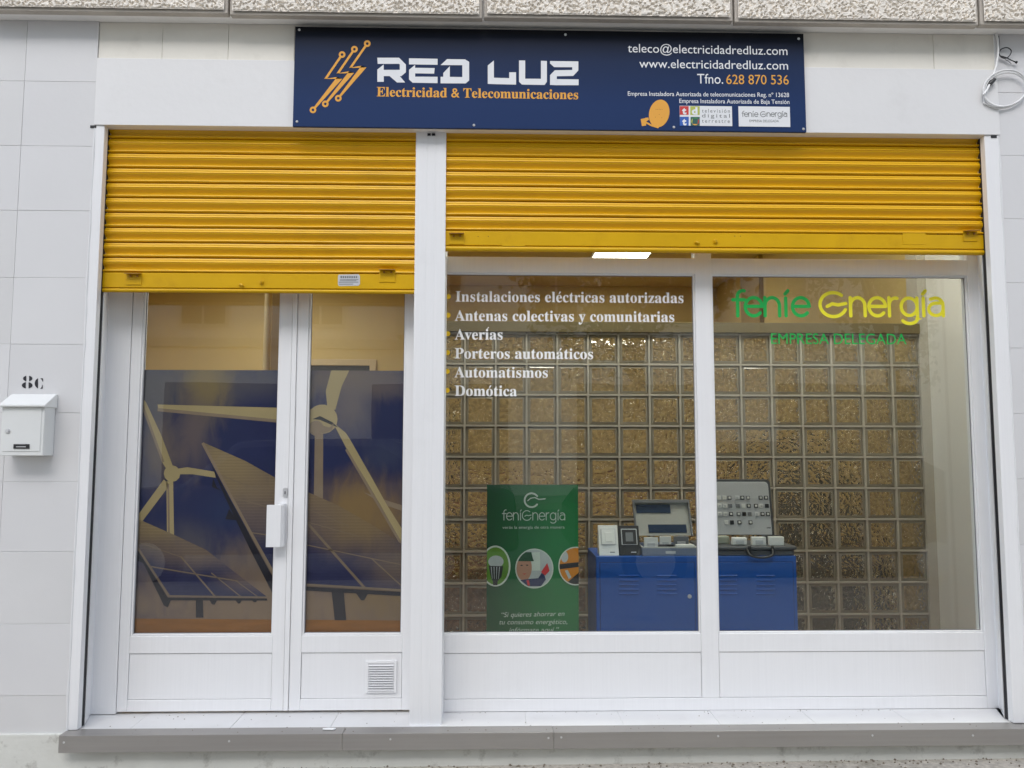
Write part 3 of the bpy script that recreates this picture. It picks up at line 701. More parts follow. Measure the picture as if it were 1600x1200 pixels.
def ln(p, q_, w_, key='ln', lay=5):
    (x0, y0), (x1, y1) = p, q_; d = math.hypot(x1-x0, y1-y0); nx_, ny_ = -(y1-y0)/d*w_/2, (x1-x0)/d*w_/2
    L(key, [(x0+nx_, y0+ny_), (x1+nx_, y1+ny_), (x1-nx_, y1-ny_), (x0-nx_, y0-ny_)], lay)
L('gd', [(150, 966), (700, 970), (700, 1010), (150, 1010)], 1)
# far small turbine
L('tan', [(219, 618), (228, 628), (252, 680), (270, 728), (262, 736), (252, 720), (236, 672), (219, 630)], 2)
L('tan', [(268.8+13*math.cos(i*.5236), 740+13*math.sin(i*.5236)) for i in range(12)], 3)
L('tan', [(279, 732), (293, 730), (335, 737), (337, 746.5), (301, 741), (280, 741)], 2)
L('tan', [(256, 749), (208, 815), (219, 819), (265, 758)], 2)
L('tan', [(260, 752), (270.5, 752), (272, 842), (261, 840)], 2)
# near big turbine
L('tan', [(246, 632), (470, 638), (492, 640), (492, 668), (470, 663), (435, 659), (248, 641)], 2)
L('tan', [(520, 570), (550, 570), (534, 603), (524, 640), (512, 640), (509, 611)], 2)
L('tan', [(520, 660), (540, 676), (546, 685), (581, 746.5), (604, 788), (640, 845), (640, 870), (591, 783), (565, 739), (541, 700)], 3)
L('tan2', [(568, 769), (607, 783), (640, 793), (640, 802), (601, 789)], 2)
L('tan2', [(492, 672), (505, 672), (504.6, 782), (490.5, 775)], 2)
L('tan', [(503.5+24*math.cos(i*.349), 655+23*math.sin(i*.349)) for i in range(18)], 4)
ln((246, 640), (435, 658), 5, 'tan2', 3); ln((541, 702), (627, 850), 4, 'tan2', 4); ln((222, 632), (255, 722), 4, 'tan2', 3); ln((263, 756), (264, 838), 3, 'tan2', 3); L('tan2', [(492, 661), (515, 668), (522, 660), (519, 672), (506, 678), (495, 674)], 7)
L('tan2', [(494+12*math.cos(i*.449), 669+12*math.sin(i*.449)) for i in range(14)], 5)
L('dk', [(488, 655), (500, 650), (520, 660), (528, 668), (516, 663), (500, 656)], 6)
# small solar array
L('p1', [(205, 808), (225, 815), (275, 837), (322, 859), (350, 881), (417, 932.5), (263.6, 931), (205, 842)], 6)
ln((234, 885), (372, 908), 2, lay=9); ln((282, 869), (336, 932), 2.4, lay=9); ln((330, 895), (376, 932), 1.6, lay=9); ln((368, 907), (402, 932), 1.2, lay=9); ln((213, 846), (282, 870), 1, lay=9); ln((263, 931), (417, 933), 2, lay=9); ln((211, 850), (264, 931), 3.4, lay=9)
L('dk', [(262, 933.5), (417, 935), (418, 938.5), (264, 938)], 9); L('dk', [(205, 846), (212, 855), (262, 933), (267, 938), (262, 949), (256, 946), (224, 880), (205, 872)], 8)
for a in ([(306, 936), (317, 936), (318, 965), (306, 965)], [(327, 937), (340, 937), (335, 945), (331, 944)], [(368, 938), (378, 938), (375, 943), (372, 943)], [(393, 938), (402, 938), (400, 941), (397, 941)]): L('dk', a, 9)
# big solar array, left edge and face
L('p2', [(317, 691), (383, 720), (433, 748), (477, 767), (529, 790), (588, 824), (640, 858), (640, 924), (470, 913), (440, 912), (391, 832), (362, 777)], 10)
ln((362, 777), (433, 796), 1.4, lay=13); ln((345, 742.6), (433, 777), 1, lay=13); ln((433, 796), (480, 817), 1.2, lay=13); ln((477, 851), (640, 885), 1.6, lay=13); ln((480, 817), (571, 920), 4, lay=13); ln((581, 873), (640, 927), 2, lay=13); ln((391, 832), (433, 838), 1.8, lay=13); ln((478, 815), (560, 838), 1, lay=13); ln((480, 795), (545, 822), .8, lay=13)
ln((316.6, 692), (362, 777.5), 4.5, 'tan2', 14); ln((362, 777.5), (391.5, 832), 4.5, 'tan2', 14); ln((391.5, 832), (440, 918), 4.5, 'tan2', 14)
L('dk', [(328, 722), (362, 785), (391, 838), (440, 926), (440, 955), (389, 855), (352, 778)], 13)
L('dk', [(333, 747), (339, 762), (347, 767), (331, 761)], 13); L('dk', [(358, 795), (370, 813), (352, 811)], 13)
ln((470, 913), (640, 923), 3.4, 'ln', 14); L('dk', [(466, 916), (640, 925.5), (640, 932), (466, 922)], 14)
for a in ([(518, 924), (537, 924), (541, 969), (523, 969)], [(555, 925), (576, 926), (569, 938), (564, 938)], [(621, 925), (640, 925), (640, 936), (630, 934)]): L('dk', a, 15)
def film(t, x0, x1, bgm):
    z1 = Z(420, 578.5, YF); z0 = zf0
    q = MB(); q.sheet([(x0, z0), (x1, z0), (x1, z1), (x0, z1)], YF, 0)
    for k, pts, lay in LAY:
        yy = YF-.00025*lay*.6
        P = clip(pxp(pts, yy), x0, x1, z0, z1)
        if len(P) >= 3: q.sheet(P, yy, 1+FKEYS.index(k))
    return q.build('printed_film', [bgm]+[FM[k] for k in FKEYS], t)
SKYM = film_bg()
def film_on(t, x0, x1): film(t, x0, x1, SKYM)
film_on(LL, a0, a1); film_on(LR, b0, b1)

# ================================================================== display window
t = DW = thing('display_window', 'white framed display window with lettered glass right of the post', 'window', (.9, YD, 0))
wx0 = xp1-.004; wx1 = X(1085, 430, YD); wx1b = X(1110, 430, YD)
wx1 = (X(1085, 430, YD)+X(1096, 985, YD))/2; wx1b = (X(1110, 430, YD)+X(1124.5, 985, YD))/2; wx2 = (X(1508.5, 430, YD)+X(1541, 985, YD))/2
wxo = X(1561, 1107, .168)+.04
zg1, zg0 = Z(900, 427, YD), Z(900, 991, YD); zu = Z(900, 402, YD); zp1, zp0 = Z(900, 1020, YD), Z(900, 1092, YD); zbw = .003
q = MB(); q.box(wx0-.04, wxo, YD+.0006, YD+.05, zg1, zu); q.build('transom', ALU, t, bevel=.002)
q = MB(); q.box(wx1, wx1b, YD, YD+.052, zp0-.0, ZT); q.build('mullion', ALU, t, bevel=.0025)
q = MB(); q.box(wx2, wxo, YD, YD+.052, zbw, ZT); q.box(wx0-.04, wx0-.012, YD, YD+.05, zbw, ZT)
q.box(wx0-.012, wx1-.0005, YD+.0004, YD+.05, zp1, zg0); q.box(wx1b+.0005, wx2-.0005, YD+.0004, YD+.05, zp1, zg0)
q.box(wx0-.012, wx2-.0005, YD+.0004, YD+.05, zbw, zp0-.0002); q.build('frame', ALU, t, bevel=.0022)
for a, b_ in ((wx0-.012, wx1), (wx1b, wx2)):
    q = MB(); q.box(a+.0015, b_-.0015, YD+.004, YD+.04, zp0+.0015, zp1-.0015); q.build('kick_panel', ALU, t, bevel=.001)
    q = MB(); e = .006
    q.box(a+.0003, a+e, YD+.006, YD+.018, zg0, zg1); q.box(b_-e, b_-.0003, YD+.006, YD+.018, zg0, zg1); q.box(a+e, b_-e, YD+.006, YD+.018, zg0, zg0+e); q.box(a+e, b_-e, YD+.006, YD+.018, zg1-e, zg1)
    q.build('glazing_bead', ALU, t, bevel=.0018)
    gasket(t, a+e, b_-e, zg0+e, zg1-e)
    q = MB(); q.box(a+.001, b_-.001, YG, YG+.006, zg0+.001, zg1-.001); q.build('pane', GLASS, t)
    q = MB(); q.box(a+.001, b_-.001, YG, YG+.006, zu+.001, ZT); q.build('upper_pane', GLASS, t)
# vinyl lettering
YV = YG-.0008
rows = [('Instalaciones eléctricas autorizadas', 711.7, 1068, 471, 473.4), ('Antenas colectivas y comunitarias', 710.5, 1053.6, 501, 503), ('Averías', 710.5, 785.4, 530.5, 530.6), ('Porteros automáticos', 710.5, 926.8, 560, 561), ('Automatismos', 710, 856, 589.6, 590), ('Domótica', 710.5, 807.7, 618.4, 619)]
for s, x0, x1, y0, y1 in rows: q = MB(); put_text(q, s, x0, x1, y0, y1, 16.2, YV, 0, ref='I', serif=True, offset=.004); q.build('service_lettering', VW, t)
for i, y in enumerate((463.5, 492.5, 521.5, 551, 580.2, 610)): q = MB(); disc(q, 700.5-.4*i, y, 3.9, 3.9, YV, 0, 20); q.build('bullet_dot', VY, t)
q = MB(); word_fenie(q, YV, 1145, 1474, 465, 493.5, 5.3, 0, 1); q.build('brand_lettering', [VG, VL], t)
q = MB(); put_text(q, 'EMPRESA DELEGADA', 1205, 1416.5, 537.3, 538, 16.5, YV, 0); q.build('subtitle_lettering', VG, t)

# ================================================================== shop sign
YSG = -.020
t = thing('shop_sign', 'navy shop sign with white and orange lettering on the fascia', 'sign', (X(858, 120, YSG), YSG, Z(858, 200, YSG)))
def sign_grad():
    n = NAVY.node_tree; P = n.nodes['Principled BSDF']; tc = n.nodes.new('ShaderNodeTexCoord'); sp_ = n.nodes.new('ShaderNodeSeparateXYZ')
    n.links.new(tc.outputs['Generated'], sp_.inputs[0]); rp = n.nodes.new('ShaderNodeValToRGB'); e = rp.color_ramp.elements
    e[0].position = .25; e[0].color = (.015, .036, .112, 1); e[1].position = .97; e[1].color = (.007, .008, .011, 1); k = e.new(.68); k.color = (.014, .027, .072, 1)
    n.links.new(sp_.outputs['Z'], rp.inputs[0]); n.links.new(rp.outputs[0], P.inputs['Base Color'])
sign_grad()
sx0, sx1, sz0, sz1 = (X(461, 42, YSG)+X(457.5, 197, YSG))/2, (X(1255.5, 53, YSG)+X(1260, 207, YSG))/2, Z(860, 202, YSG), Z(860, 47, YSG)
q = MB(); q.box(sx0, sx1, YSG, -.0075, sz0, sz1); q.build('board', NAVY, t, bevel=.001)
YP = YSG-.0006
ZZ = lambda pts: pxp(zpx(pts, 580, 80, 4.706), YP)
NAME = [
    [(45,48),(205,48),(255,98),(210,98),(205,93),(48,93)], [(255,98),(255,155),(222,183),(210,183),(210,98)], [(45,135),(92,97),(92,225),(45,225)], [(92,137),(210,137),(210,183),(92,183)], [(135,183),(210,183),(250,230),(190,230)],
    [(278,52),(488,56),(488,100),(278,97)], [(278,137),(323,100),(323,232),(305,232),(278,208)], [(323,122),(467,124),(463,165),(323,163)], [(323,187),(488,188),(488,235),(323,232)],
    [(510,102),(558,58),(690,60),(720,78),(720,103)], [(670,103),(720,103),(720,215),(695,237),(670,237)], [(510,188),(670,190),(670,237),(510,236)], [(530,160),(578,110),(578,188.7),(530,188.2)],
    [(857,105),(902,68),(902,242),(857,240)], [(902,195),(1065,200),(1065,246),(902,242)], [(1015,155),(1065,155),(1065,200),(1015,198.4)],
    [(1087,68),(1132,68),(1132,246),(1108,245),(1087,225)], [(1248,70),(1292,72),(1292,225),(1275,248),(1248,248)], [(1132,202),(1248,203),(1248,248),(1132,246)],
    [(1315,72),(1523,75),(1523,118),(1345,117),(1315,90)], [(1478,118),(1523,118),(1523,142),(1485,182),(1478,182)], [(1350,140),(1478,138),(1478,182),(1365,184)], [(1315,176),(1350,140),(1365,184),(1362,250),(1315,248)], [(1362,205),(1525,207),(1525,250),(1362,250)]]
for part in (NAME[:13], NAME[13:]):
    q = MB()
    for poly in part: q.sheet(ZZ(poly), YP)
    q.build('shop_name_lettering', SIGNW, t)
q = MB(); put_text(q, 'Electricidad & Telecomunicaciones', 588.5, 903.5, 150.4, 155, 14.6, YP, 0, ref='E', serif=True, offset=.008); q.build('tagline_lettering', SIGNO, t)
q = MB(); rw = 1.75*(X(601, 100, YP)-X(600, 100, YP))
for k, (top, mid1, mid2, bot) in enumerate([((553,302),(330,628),(520,615),(163,1043)), ((718,230),(495,555),(680,537),(328,963)), ((890,155),(665,480),(845,463),(502,887))]):
    def pz(p): return zpx([p], 470, 50, 8.571)[0]
    T_, B_ = pz(top), pz(bot); M1, M2 = pz(mid1), pz(mid2)
    dv = lambda a, b_, r: (a[0]+(b_[0]-a[0])*r/math.hypot(b_[0]-a[0], b_[1]-a[1]), a[1]+(b_[1]-a[1])*r/math.hypot(b_[0]-a[0], b_[1]-a[1]))
    stroke(q, pxp([dv(T_, M1, 4.5), M1, M2, dv(B_, M2, 4.5)], YP), rw, YP, 0, cap=False)
    ring(q, *T_, 5.2, 5.2, 3.1, YP-.0002); ring(q, *B_, 5.2, 5.2, 3.1, YP-.0002)
q.build('circuit_bolt_emblem', SIGNO, t)
for txt, x0, x1, y0, y1, cap_, of in (('teleco@electricidadredluz.com', 981, 1230.5, 81.6, 86, 13.2, 0), ('www.electricidadredluz.com', 999, 1231.5, 105.6, 108.8, 13.4, 0), ('Tfno.', 1089.5, 1130, 130.4, 130.8, 15, 0), ('628 870 536', 1135, 1232.5, 131.2, 132, 14.6, 0),
    ('Empresa Instaladora Autorizada de telecomunicaciones Reg. nº 13628', 981, 1233, 149.4, 151.6, 6.6, .006), ('Empresa Instaladora Autorizada de Baja Tensión', 1061.5, 1233.5, 160.8, 162.4, 6.6, .006)):
    q = MB(); put_text(q, txt, x0, x1, y0, y1, cap_, YP, 0, offset=of); q.build('contact_lettering', SIGNO if txt[0] == '6' else SIGNW, t)
q = MB(); pts = [(1030+math.cos(a)*16*1-math.sin(a)*2.2, 177.2+math.sin(a)*21.6) for a in [2*math.pi*i/40 for i in range(40)]]; q.sheet(pxp(pts, YP), YP)
q.sheet(pxp([(1001, 186), (1008, 184.6), (1010, 188), (1009.5, 196), (1003, 197)], YP), YP); q.sheet(pxp([(1008, 184), (1013, 183.5), (1014, 187), (1010, 189.5)], YP-.0002), YP-.0002)
stroke(q, pxp([(1009, 191), (1017, 195.5), (1028, 199)], YP-.0003), rw*.8, YP-.0003, 0)
o = q.build('dish_emblem', SIGNO, t)
q = MB(); rr = random.Random(5)
for (x, y) in ((1025, 171), (1027.5, 171), (1030, 170.5), (1032, 171.4), (1034.5, 171), (1024, 183), (1034, 184), (1030, 179)): disc(q, x, y, .55, .55, YP-.0006, 0, 8)
q.build('dish_dots', mat('dark_orange_print', (.35, .13, .02), .5), o)
# television logo plate and partner logo plate
q = MB(); q.box(X(1062, 181, YP), X(1143.8, 181, YP), YP-.0008, YP-.0001, Z(1100, 196.7, YP), Z(1100, 165.8, YP)); pl = q.build('television_logo_plate', SIGNW, t)
YQ = YP-.0012
RED, LIME, BLU, DGR = mat('red_print', (.55, .03, .03), .5), mat('olive_lime_print', (.42, .46, .08), .5), mat('blue_print', (.02, .10, .42), .5), mat('dark_teal_print', (.02, .10, .09), .5)
q = MB()
for (x0, x1, y0, y1, mi) in ((1062.2, 1076, 165.8, 179.4, 0), (1078.6, 1093.3, 166, 179.6, 1), (1062.2, 1076.2, 182.4, 196.4, 2), (1079, 1093.4, 182.6, 196.4, 3)): q.sheet(pxp([(x0, y0), (x1, y0), (x1, y1), (x0, y1)], YQ), YQ, mi)
put_text(q, '𝘁'.replace('𝘁', 't'), 1065.8, 1072.5, 178, 178, 9.6, YQ-.0003, 4, ref='t', offset=.05); put_text(q, 'd', 1081, 1090, 178.4, 178.4, 11, YQ-.0003, 4, ref='d', offset=.05); put_text(q, 't', 1066, 1072.6, 195, 195, 9.6, YQ-.0003, 4, ref='t', offset=.05)
for k, mi in enumerate((0, 5, 1, 6)):
    disc(q, 1086.2, 189.6, 6, 6, YQ-.0003, mi, 10, 90*k-40, 90*k+50)
    q.v[-1] = q.v[-1]
disc(q, 1086.2, 189.6, 2.4, 2.4, YQ-.0006, 3, 14)
q.build('coloured_squares', [RED, LIME, BLU, DGR, SIGNW, SIGNO, mat('leaf_green_print', (.05, .25, .05), .5)], pl)
for s, y in (('televisión', 176), ('digital', 183.6), ('terrestre', 191.8)): q = MB(); put_text(q, s, 1096.8, 1140.5, y-.2, y+.3, 5.9, YQ, 0, ref='l', spacing=1.35); q.build('plate_lettering', GREYT, pl)
q = MB(); q.box(X(1154, 182, YP), X(1234.3, 182, YP), YP-.0008, YP-.0001, Z(1190, 198, YP), Z(1190, 166.6, YP)); pl = q.build('partner_logo_plate', SIGNW, t)
q = MB(); word_fenie(q, YQ, 1159, 1229.5, 176, 182.2, .95, 0, 0); q.build('plate_lettering', GREYT, pl); q = MB(); put_text(q, 'EMPRESA DELEGADA', 1171, 1217, 190.7, 191.1, 3.8, YQ, 0); q.build('plate_lettering', GREYT, pl)
for px, py in ((467.6, 46.5), (464, 190), (740.5, 195.6), (883.6, 54), (1248, 60.5), (1255.5, 201.5), (1053, 198.6)):
    a = at(px, py, YSG); q = MB(); q.cyl((a.x, YSG-.0001, a.z), .0055, (0, -1, 0), .003, 14, r2=.0035); q.build('screw', STEEL, t)

# ================================================================== house number, letterbox, cables
q = MB(); ez = lambda pts: pxp(zpx(pts, 20, 575, 22.86), -.0022)
def half(cx, cy, rx, ry, side, cut): return [(cx+side*cut, cy-ry*math.sqrt(max(0, 1-(cut/rx)**2)))] + [(cx+side*rx*math.cos(math.radians(a)), cy+ry*math.sin(math.radians(a))) for a in [-90+math.degrees(math.acos(1))+180*i/16 for i in range(17)] if rx*math.cos(math.radians(a)) > cut] + [(cx+side*cut, cy+ry*math.sqrt(max(0, 1-(cut/rx)**2)))]
for cx, cy, rx, ry in ((530, 374, 166, 101), (512, 617, 190, 114)):
    for sd in (-1, 1): q.sheet(ez(half(cx, cy, rx, ry, sd, 50)), -.0022)
q.sheet(ez(half(950, 548, 168, 188, -1, 52)), -.0022)
q.sheet(ez([(980, 368), (1076, 368), (1076, 492), (1056, 480), (1040, 430), (1010, 392)]), -.0022); q.sheet(ez([(968, 737), (1010, 712), (1036, 660), (1046, 600), (1064, 600), (1062, 737)]), -.0022)
tag(q.build('house_number', BPAINT), 'black stencilled 8C painted on the tiles above the letterbox', 'house number')
# letterbox
D = -.072
bx0, bx1 = X(1.5, 675, D), X(69, 660, D); bz1, bz0 = Z(40, 635.5, D), Z(40, 712, D)
t = thing('letterbox', 'small pale grey metal letterbox on the tiles under the number', 'letterbox', ((bx0+bx1)/2, D/2, bz0))
q = MB(); q.box(bx0, bx1, D, -.0015, bz0, bz1); q.build('body', LBOX, t, bevel=.002)
q = MB(); q.box(bx0+.009, bx1-.010, D-.0022, D-.0002, bz0+.016, bz1-.002); dr = q.build('door', LBOX, t, bevel=.0015)
lx0, lx1 = bx0-.007, bx1+.007; zl0 = bz1-.001; zl1 = zl0+.052
q = MB(); q.side([(-.001, zl1), (-.001, zl0), (D-.014, zl0), (D-.014, zl0+.008), (-.010, zl1)], lx0, lx1); q.build('lid', LBOX, t, bevel=.0022)
a = at(13, 673.5, D); q = MB(); q.cyl((a.x, D-.0022, a.z), .0085, (0, -1, 0), .004, 20); q.cyl((a.x, D-.0062, a.z), .0055, (0, -1, 0), .0015, 16); lk = q.build('lock', STEEL, dr, bevel=.0006)
n0, n1 = at(22, 701, D), at(47, 694, D); q = MB(); q.box(n0.x, n1.x, D-.0052, D-.0024, n0.z, n1.z, 0); q.box(n0.x+.010, n1.x-.012, D-.0058, D-.0053, n0.z+.0055, n0.z+.0085, 1); q.build('name_plate', [BLACK, STEEL], dr, bevel=.0008)
# cables
YC = -.012
def smooth_path(pts, n=8):
    P = [Vector(p) for p in pts]; out = []
    for i in range(len(P)-1):
        p0, p1, p2, p3 = P[max(i-1, 0)], P[i], P[i+1], P[min(i+2, len(P)-1)]
        for k in range(n):
            u = k/n; out.append(.5*((2*p1)+(-p0+p2)*u+(2*p0-5*p1+4*p2-p3)*u*u+(-p0+3*p1-3*p2+p3)*u**3))
    out.append(P[-1]); return out
WC = mat('white_cable_sheath', (.74, .74, .74), .4)
def w3(pts): return smooth_path([tuple(at(px, py, y)) for px, py, y in pts])
t = thing('cable_coil', 'white cable hanging from the soffit in a coil at the right', 'cable', tuple(at(1556, 54, -.01)))
q = MB(); q.tube(w3([(1556, 52, -.008), (1559, 62, -.012), (1559.5, 80, -.014), (1557, 100, -.015), (1552, 117, -.018), (1547, 130, -.02), (1541, 142, -.024), (1536, 148, -.024)]), .0042, 8)
lp = []
for k in range(56):
    a = math.radians(150+k*15.2); r_ = 1+.05*math.sin(k*.21)
    lp.append((1568+(33.5+1.5*math.sin(k*.17))*r_*math.cos(a)+ .28*k*.15, 139+(27.5+1.6*math.cos(k*.13))*r_*math.sin(a)*-1-4*math.cos(a), -.012-.010*(k/56)-.004*math.sin(a)))
lp = [(1549, 124, -.02)] + lp[4:]
q.tube(w3(lp), .0036, 8); q.build('cable', WC, t, smooth=True)
q = MB(); a, b_ = at(1553.5, 123.5, -.019), at(1545.5, 132, -.019); q.tube([a, (a+b_)/2, b_], [.0085, .0095, .0085], 10); q.build('tape', BLACK, t, smooth=True)
q = MB(); q.tube(w3([(1561, 80, -.004), (1566, 76, -.010), (1574, 74.5, -.014), (1580, 79, -.014), (1578, 86, -.012), (1572, 91, -.012), (1565, 89.5, -.014), (1561, 84, -.012), (1563, 79, -.010)]), .0022, 6)
q.tube(w3([(1562, 87, -.010), (1572, 90, -.014), (1580, 94, -.014), (1587, 97, -.012)]), .0022, 6); a = at(1587, 97, -.013); q.cyl(tuple(a), .005, (1, 0, -.3), .006, 8); q.tube(w3([(1570, 93, -.010), (1576, 96, -.012), (1580, 99.5, -.013)]), .0012, 6)
q.tube(w3([(1560.5, 56, -.003), (1561.5, 70, -.005), (1561, 82, -.006)]), .002, 6)
tag(q.build('thin_wire', BLACK, smooth=True), 'thin dark curled wire beside the white cable coil', 'wire')

# ================================================================== interior room
XI0, XI1, YI1, ZI = -4.40, 2.86, 6.68, 3.10
ZF = -.42
def iw(name, *b, m_=YWALL):
    q = MB(); q.box(*b); return struct(q.build(name, m_))
iw('floor', XI0-.1, XI1+.1, .30, YI1+.1, ZF-.08, ZF-.002, m_=IFLOOR)
iw('ceiling', XI0-.1, XI1+.1, .321, YI1+.1, ZI, ZI+.1, m_=CEIL)
iw('left_wall', XI0-.1, XI0, .301, YI1, ZF-.0015, ZI-.0005)
iw('right_wall', XI1, XI1+.1, .301, 2.08, ZF-.0015, ZI-.0005, m_=IWALL)  # grey colour imitates window daylight on this front stretch of the yellow wall
iw('right_wall', XI1, XI1+.1, 2.0805, YI1, ZF-.0015, ZI-.0005)
iw('back_wall', XI0-.1, XI1+.1, YI1+.0005, YI1+.1, ZF-.0015, ZI-.0005)
# back of the facade, beside and above the openings
q = MB(); q.box(XI0-.1, XSL-.09, .302, .32, ZF, ZI-.001); q.box(XSR+.10, XI1+.1, .302, .32, ZF, ZI-.001); q.box(XSL-.0899, XSR+.0999, .41, .43, ZF, -.012); q.box(XSL-.09, XSR+.10, .302, .32, ZFB+.07, ZI-.001); struct(q.build('front_wall', IWALL))
# shallow piers and boards on the back wall
q = MB(); q.box(XI1-.05, XI1-.0005, 5.0, 5.6, ZF, ZI-.002)
tag(q.build('wall_pier', mat('brown_pier_paint', (.33, .22, .08), .6)), 'brown upright pier on the yellow wall above the glass blocks, right of the mullion', 'pier')
# interior doorway seen over the film of the right leaf
yd = YI1
t = thing('inner_doorway', 'cream framed doorway into the dark back room, seen over the right door film', 'doorway', (X(530, 600, yd), yd, 0))
dx0, dx1 = X(455, 570, yd), X(578, 570, yd); dzt = Z(530, 571.5, yd); fwid = X(588, 570, yd)-dx1
q = MB(); q.box(dx0-fwid, dx0, yd-.03, yd+.0002, ZF, dzt+fwid); q.box(dx1, dx1+fwid, yd-.03, yd+.0002, ZF, dzt+fwid); q.box(dx0, dx1, yd-.03, yd+.0002, dzt, dzt+fwid); q.build('frame', mat('cream_woodwork', (.58, .46, .26), .5), t, bevel=.004)
q = MB(); q.box(dx0, dx1, yd-.012, yd-.001, ZF, dzt-.001); q.build('door', mat('dark_room_shade', (.02, .016, .014), .5), t)  # flat dark sheet paints in the darkness of the room beyond
q = MB(); yp_ = 4.3; q.box(X(424, 520, yp_), X(452, 520, yp_), yp_, yp_+.3, ZF, ZI-.002); tag(q.build('inner_pillar', mat('brown_pillar_paint', (.34, .23, .09), .6)), 'brown pillar inside, at the right edge of the left door glass', 'pillar')
q = MB(); q.cyl((X(413, 520, yp_), yp_+.1, ZF), .035, (0, 0, 1), ZI-ZF-.002, 16); tag(q.build('drain_pipe', mat('cream_pipe_paint', (.70, .60, .36), .4), smooth=True), 'pale vertical pipe inside beside the brown pillar', 'pipe')
# ceiling lights
LED = emit_mat('led_panel', (1.0, .95, .84), 15.0)
def led(x, y, label):
    t = thing('ceiling_light', label, 'ceiling light', (x, y, ZI), 'square ceiling lights')
    q = MB(); s = .31; q.box(x-s, x+s, y-s, y+s, ZI-.012, ZI-.0005); q.build('frame', WPLAS, t)
    q = MB(); s = .285; q.box(x-s, x+s, y-s, y+s, ZI-.016, ZI-.0125); q.build('diffuser', LED, t)
dY = CP.y
pa = at(972, 397.5, 0); dirv = pa-CP; tt = (ZI-.016-CP.z)/dirv.z; lp_ = CP+dirv*tt
print('led', lp_)
led(lp_.x, lp_.y+.1, 'lit square ceiling light glimpsed under the raised shutter')
led(-2.5, 5.3, 'added unseen square ceiling light at the far left of the shop')  # unseen lamp, added to brighten the left of the shop
led(-3.5, 3.6, 'added unseen square ceiling light by the far left wall of the shop')  # another unseen lamp added for the dim left side
led(.3, 1.1, 'added unseen square ceiling light just inside the display window')  # unseen lamp, added to light the block fronts and samples
led(2.0, 1.15, 'added unseen square ceiling light inside the right end of the display window')  # unseen lamp, added to light the partition's right end
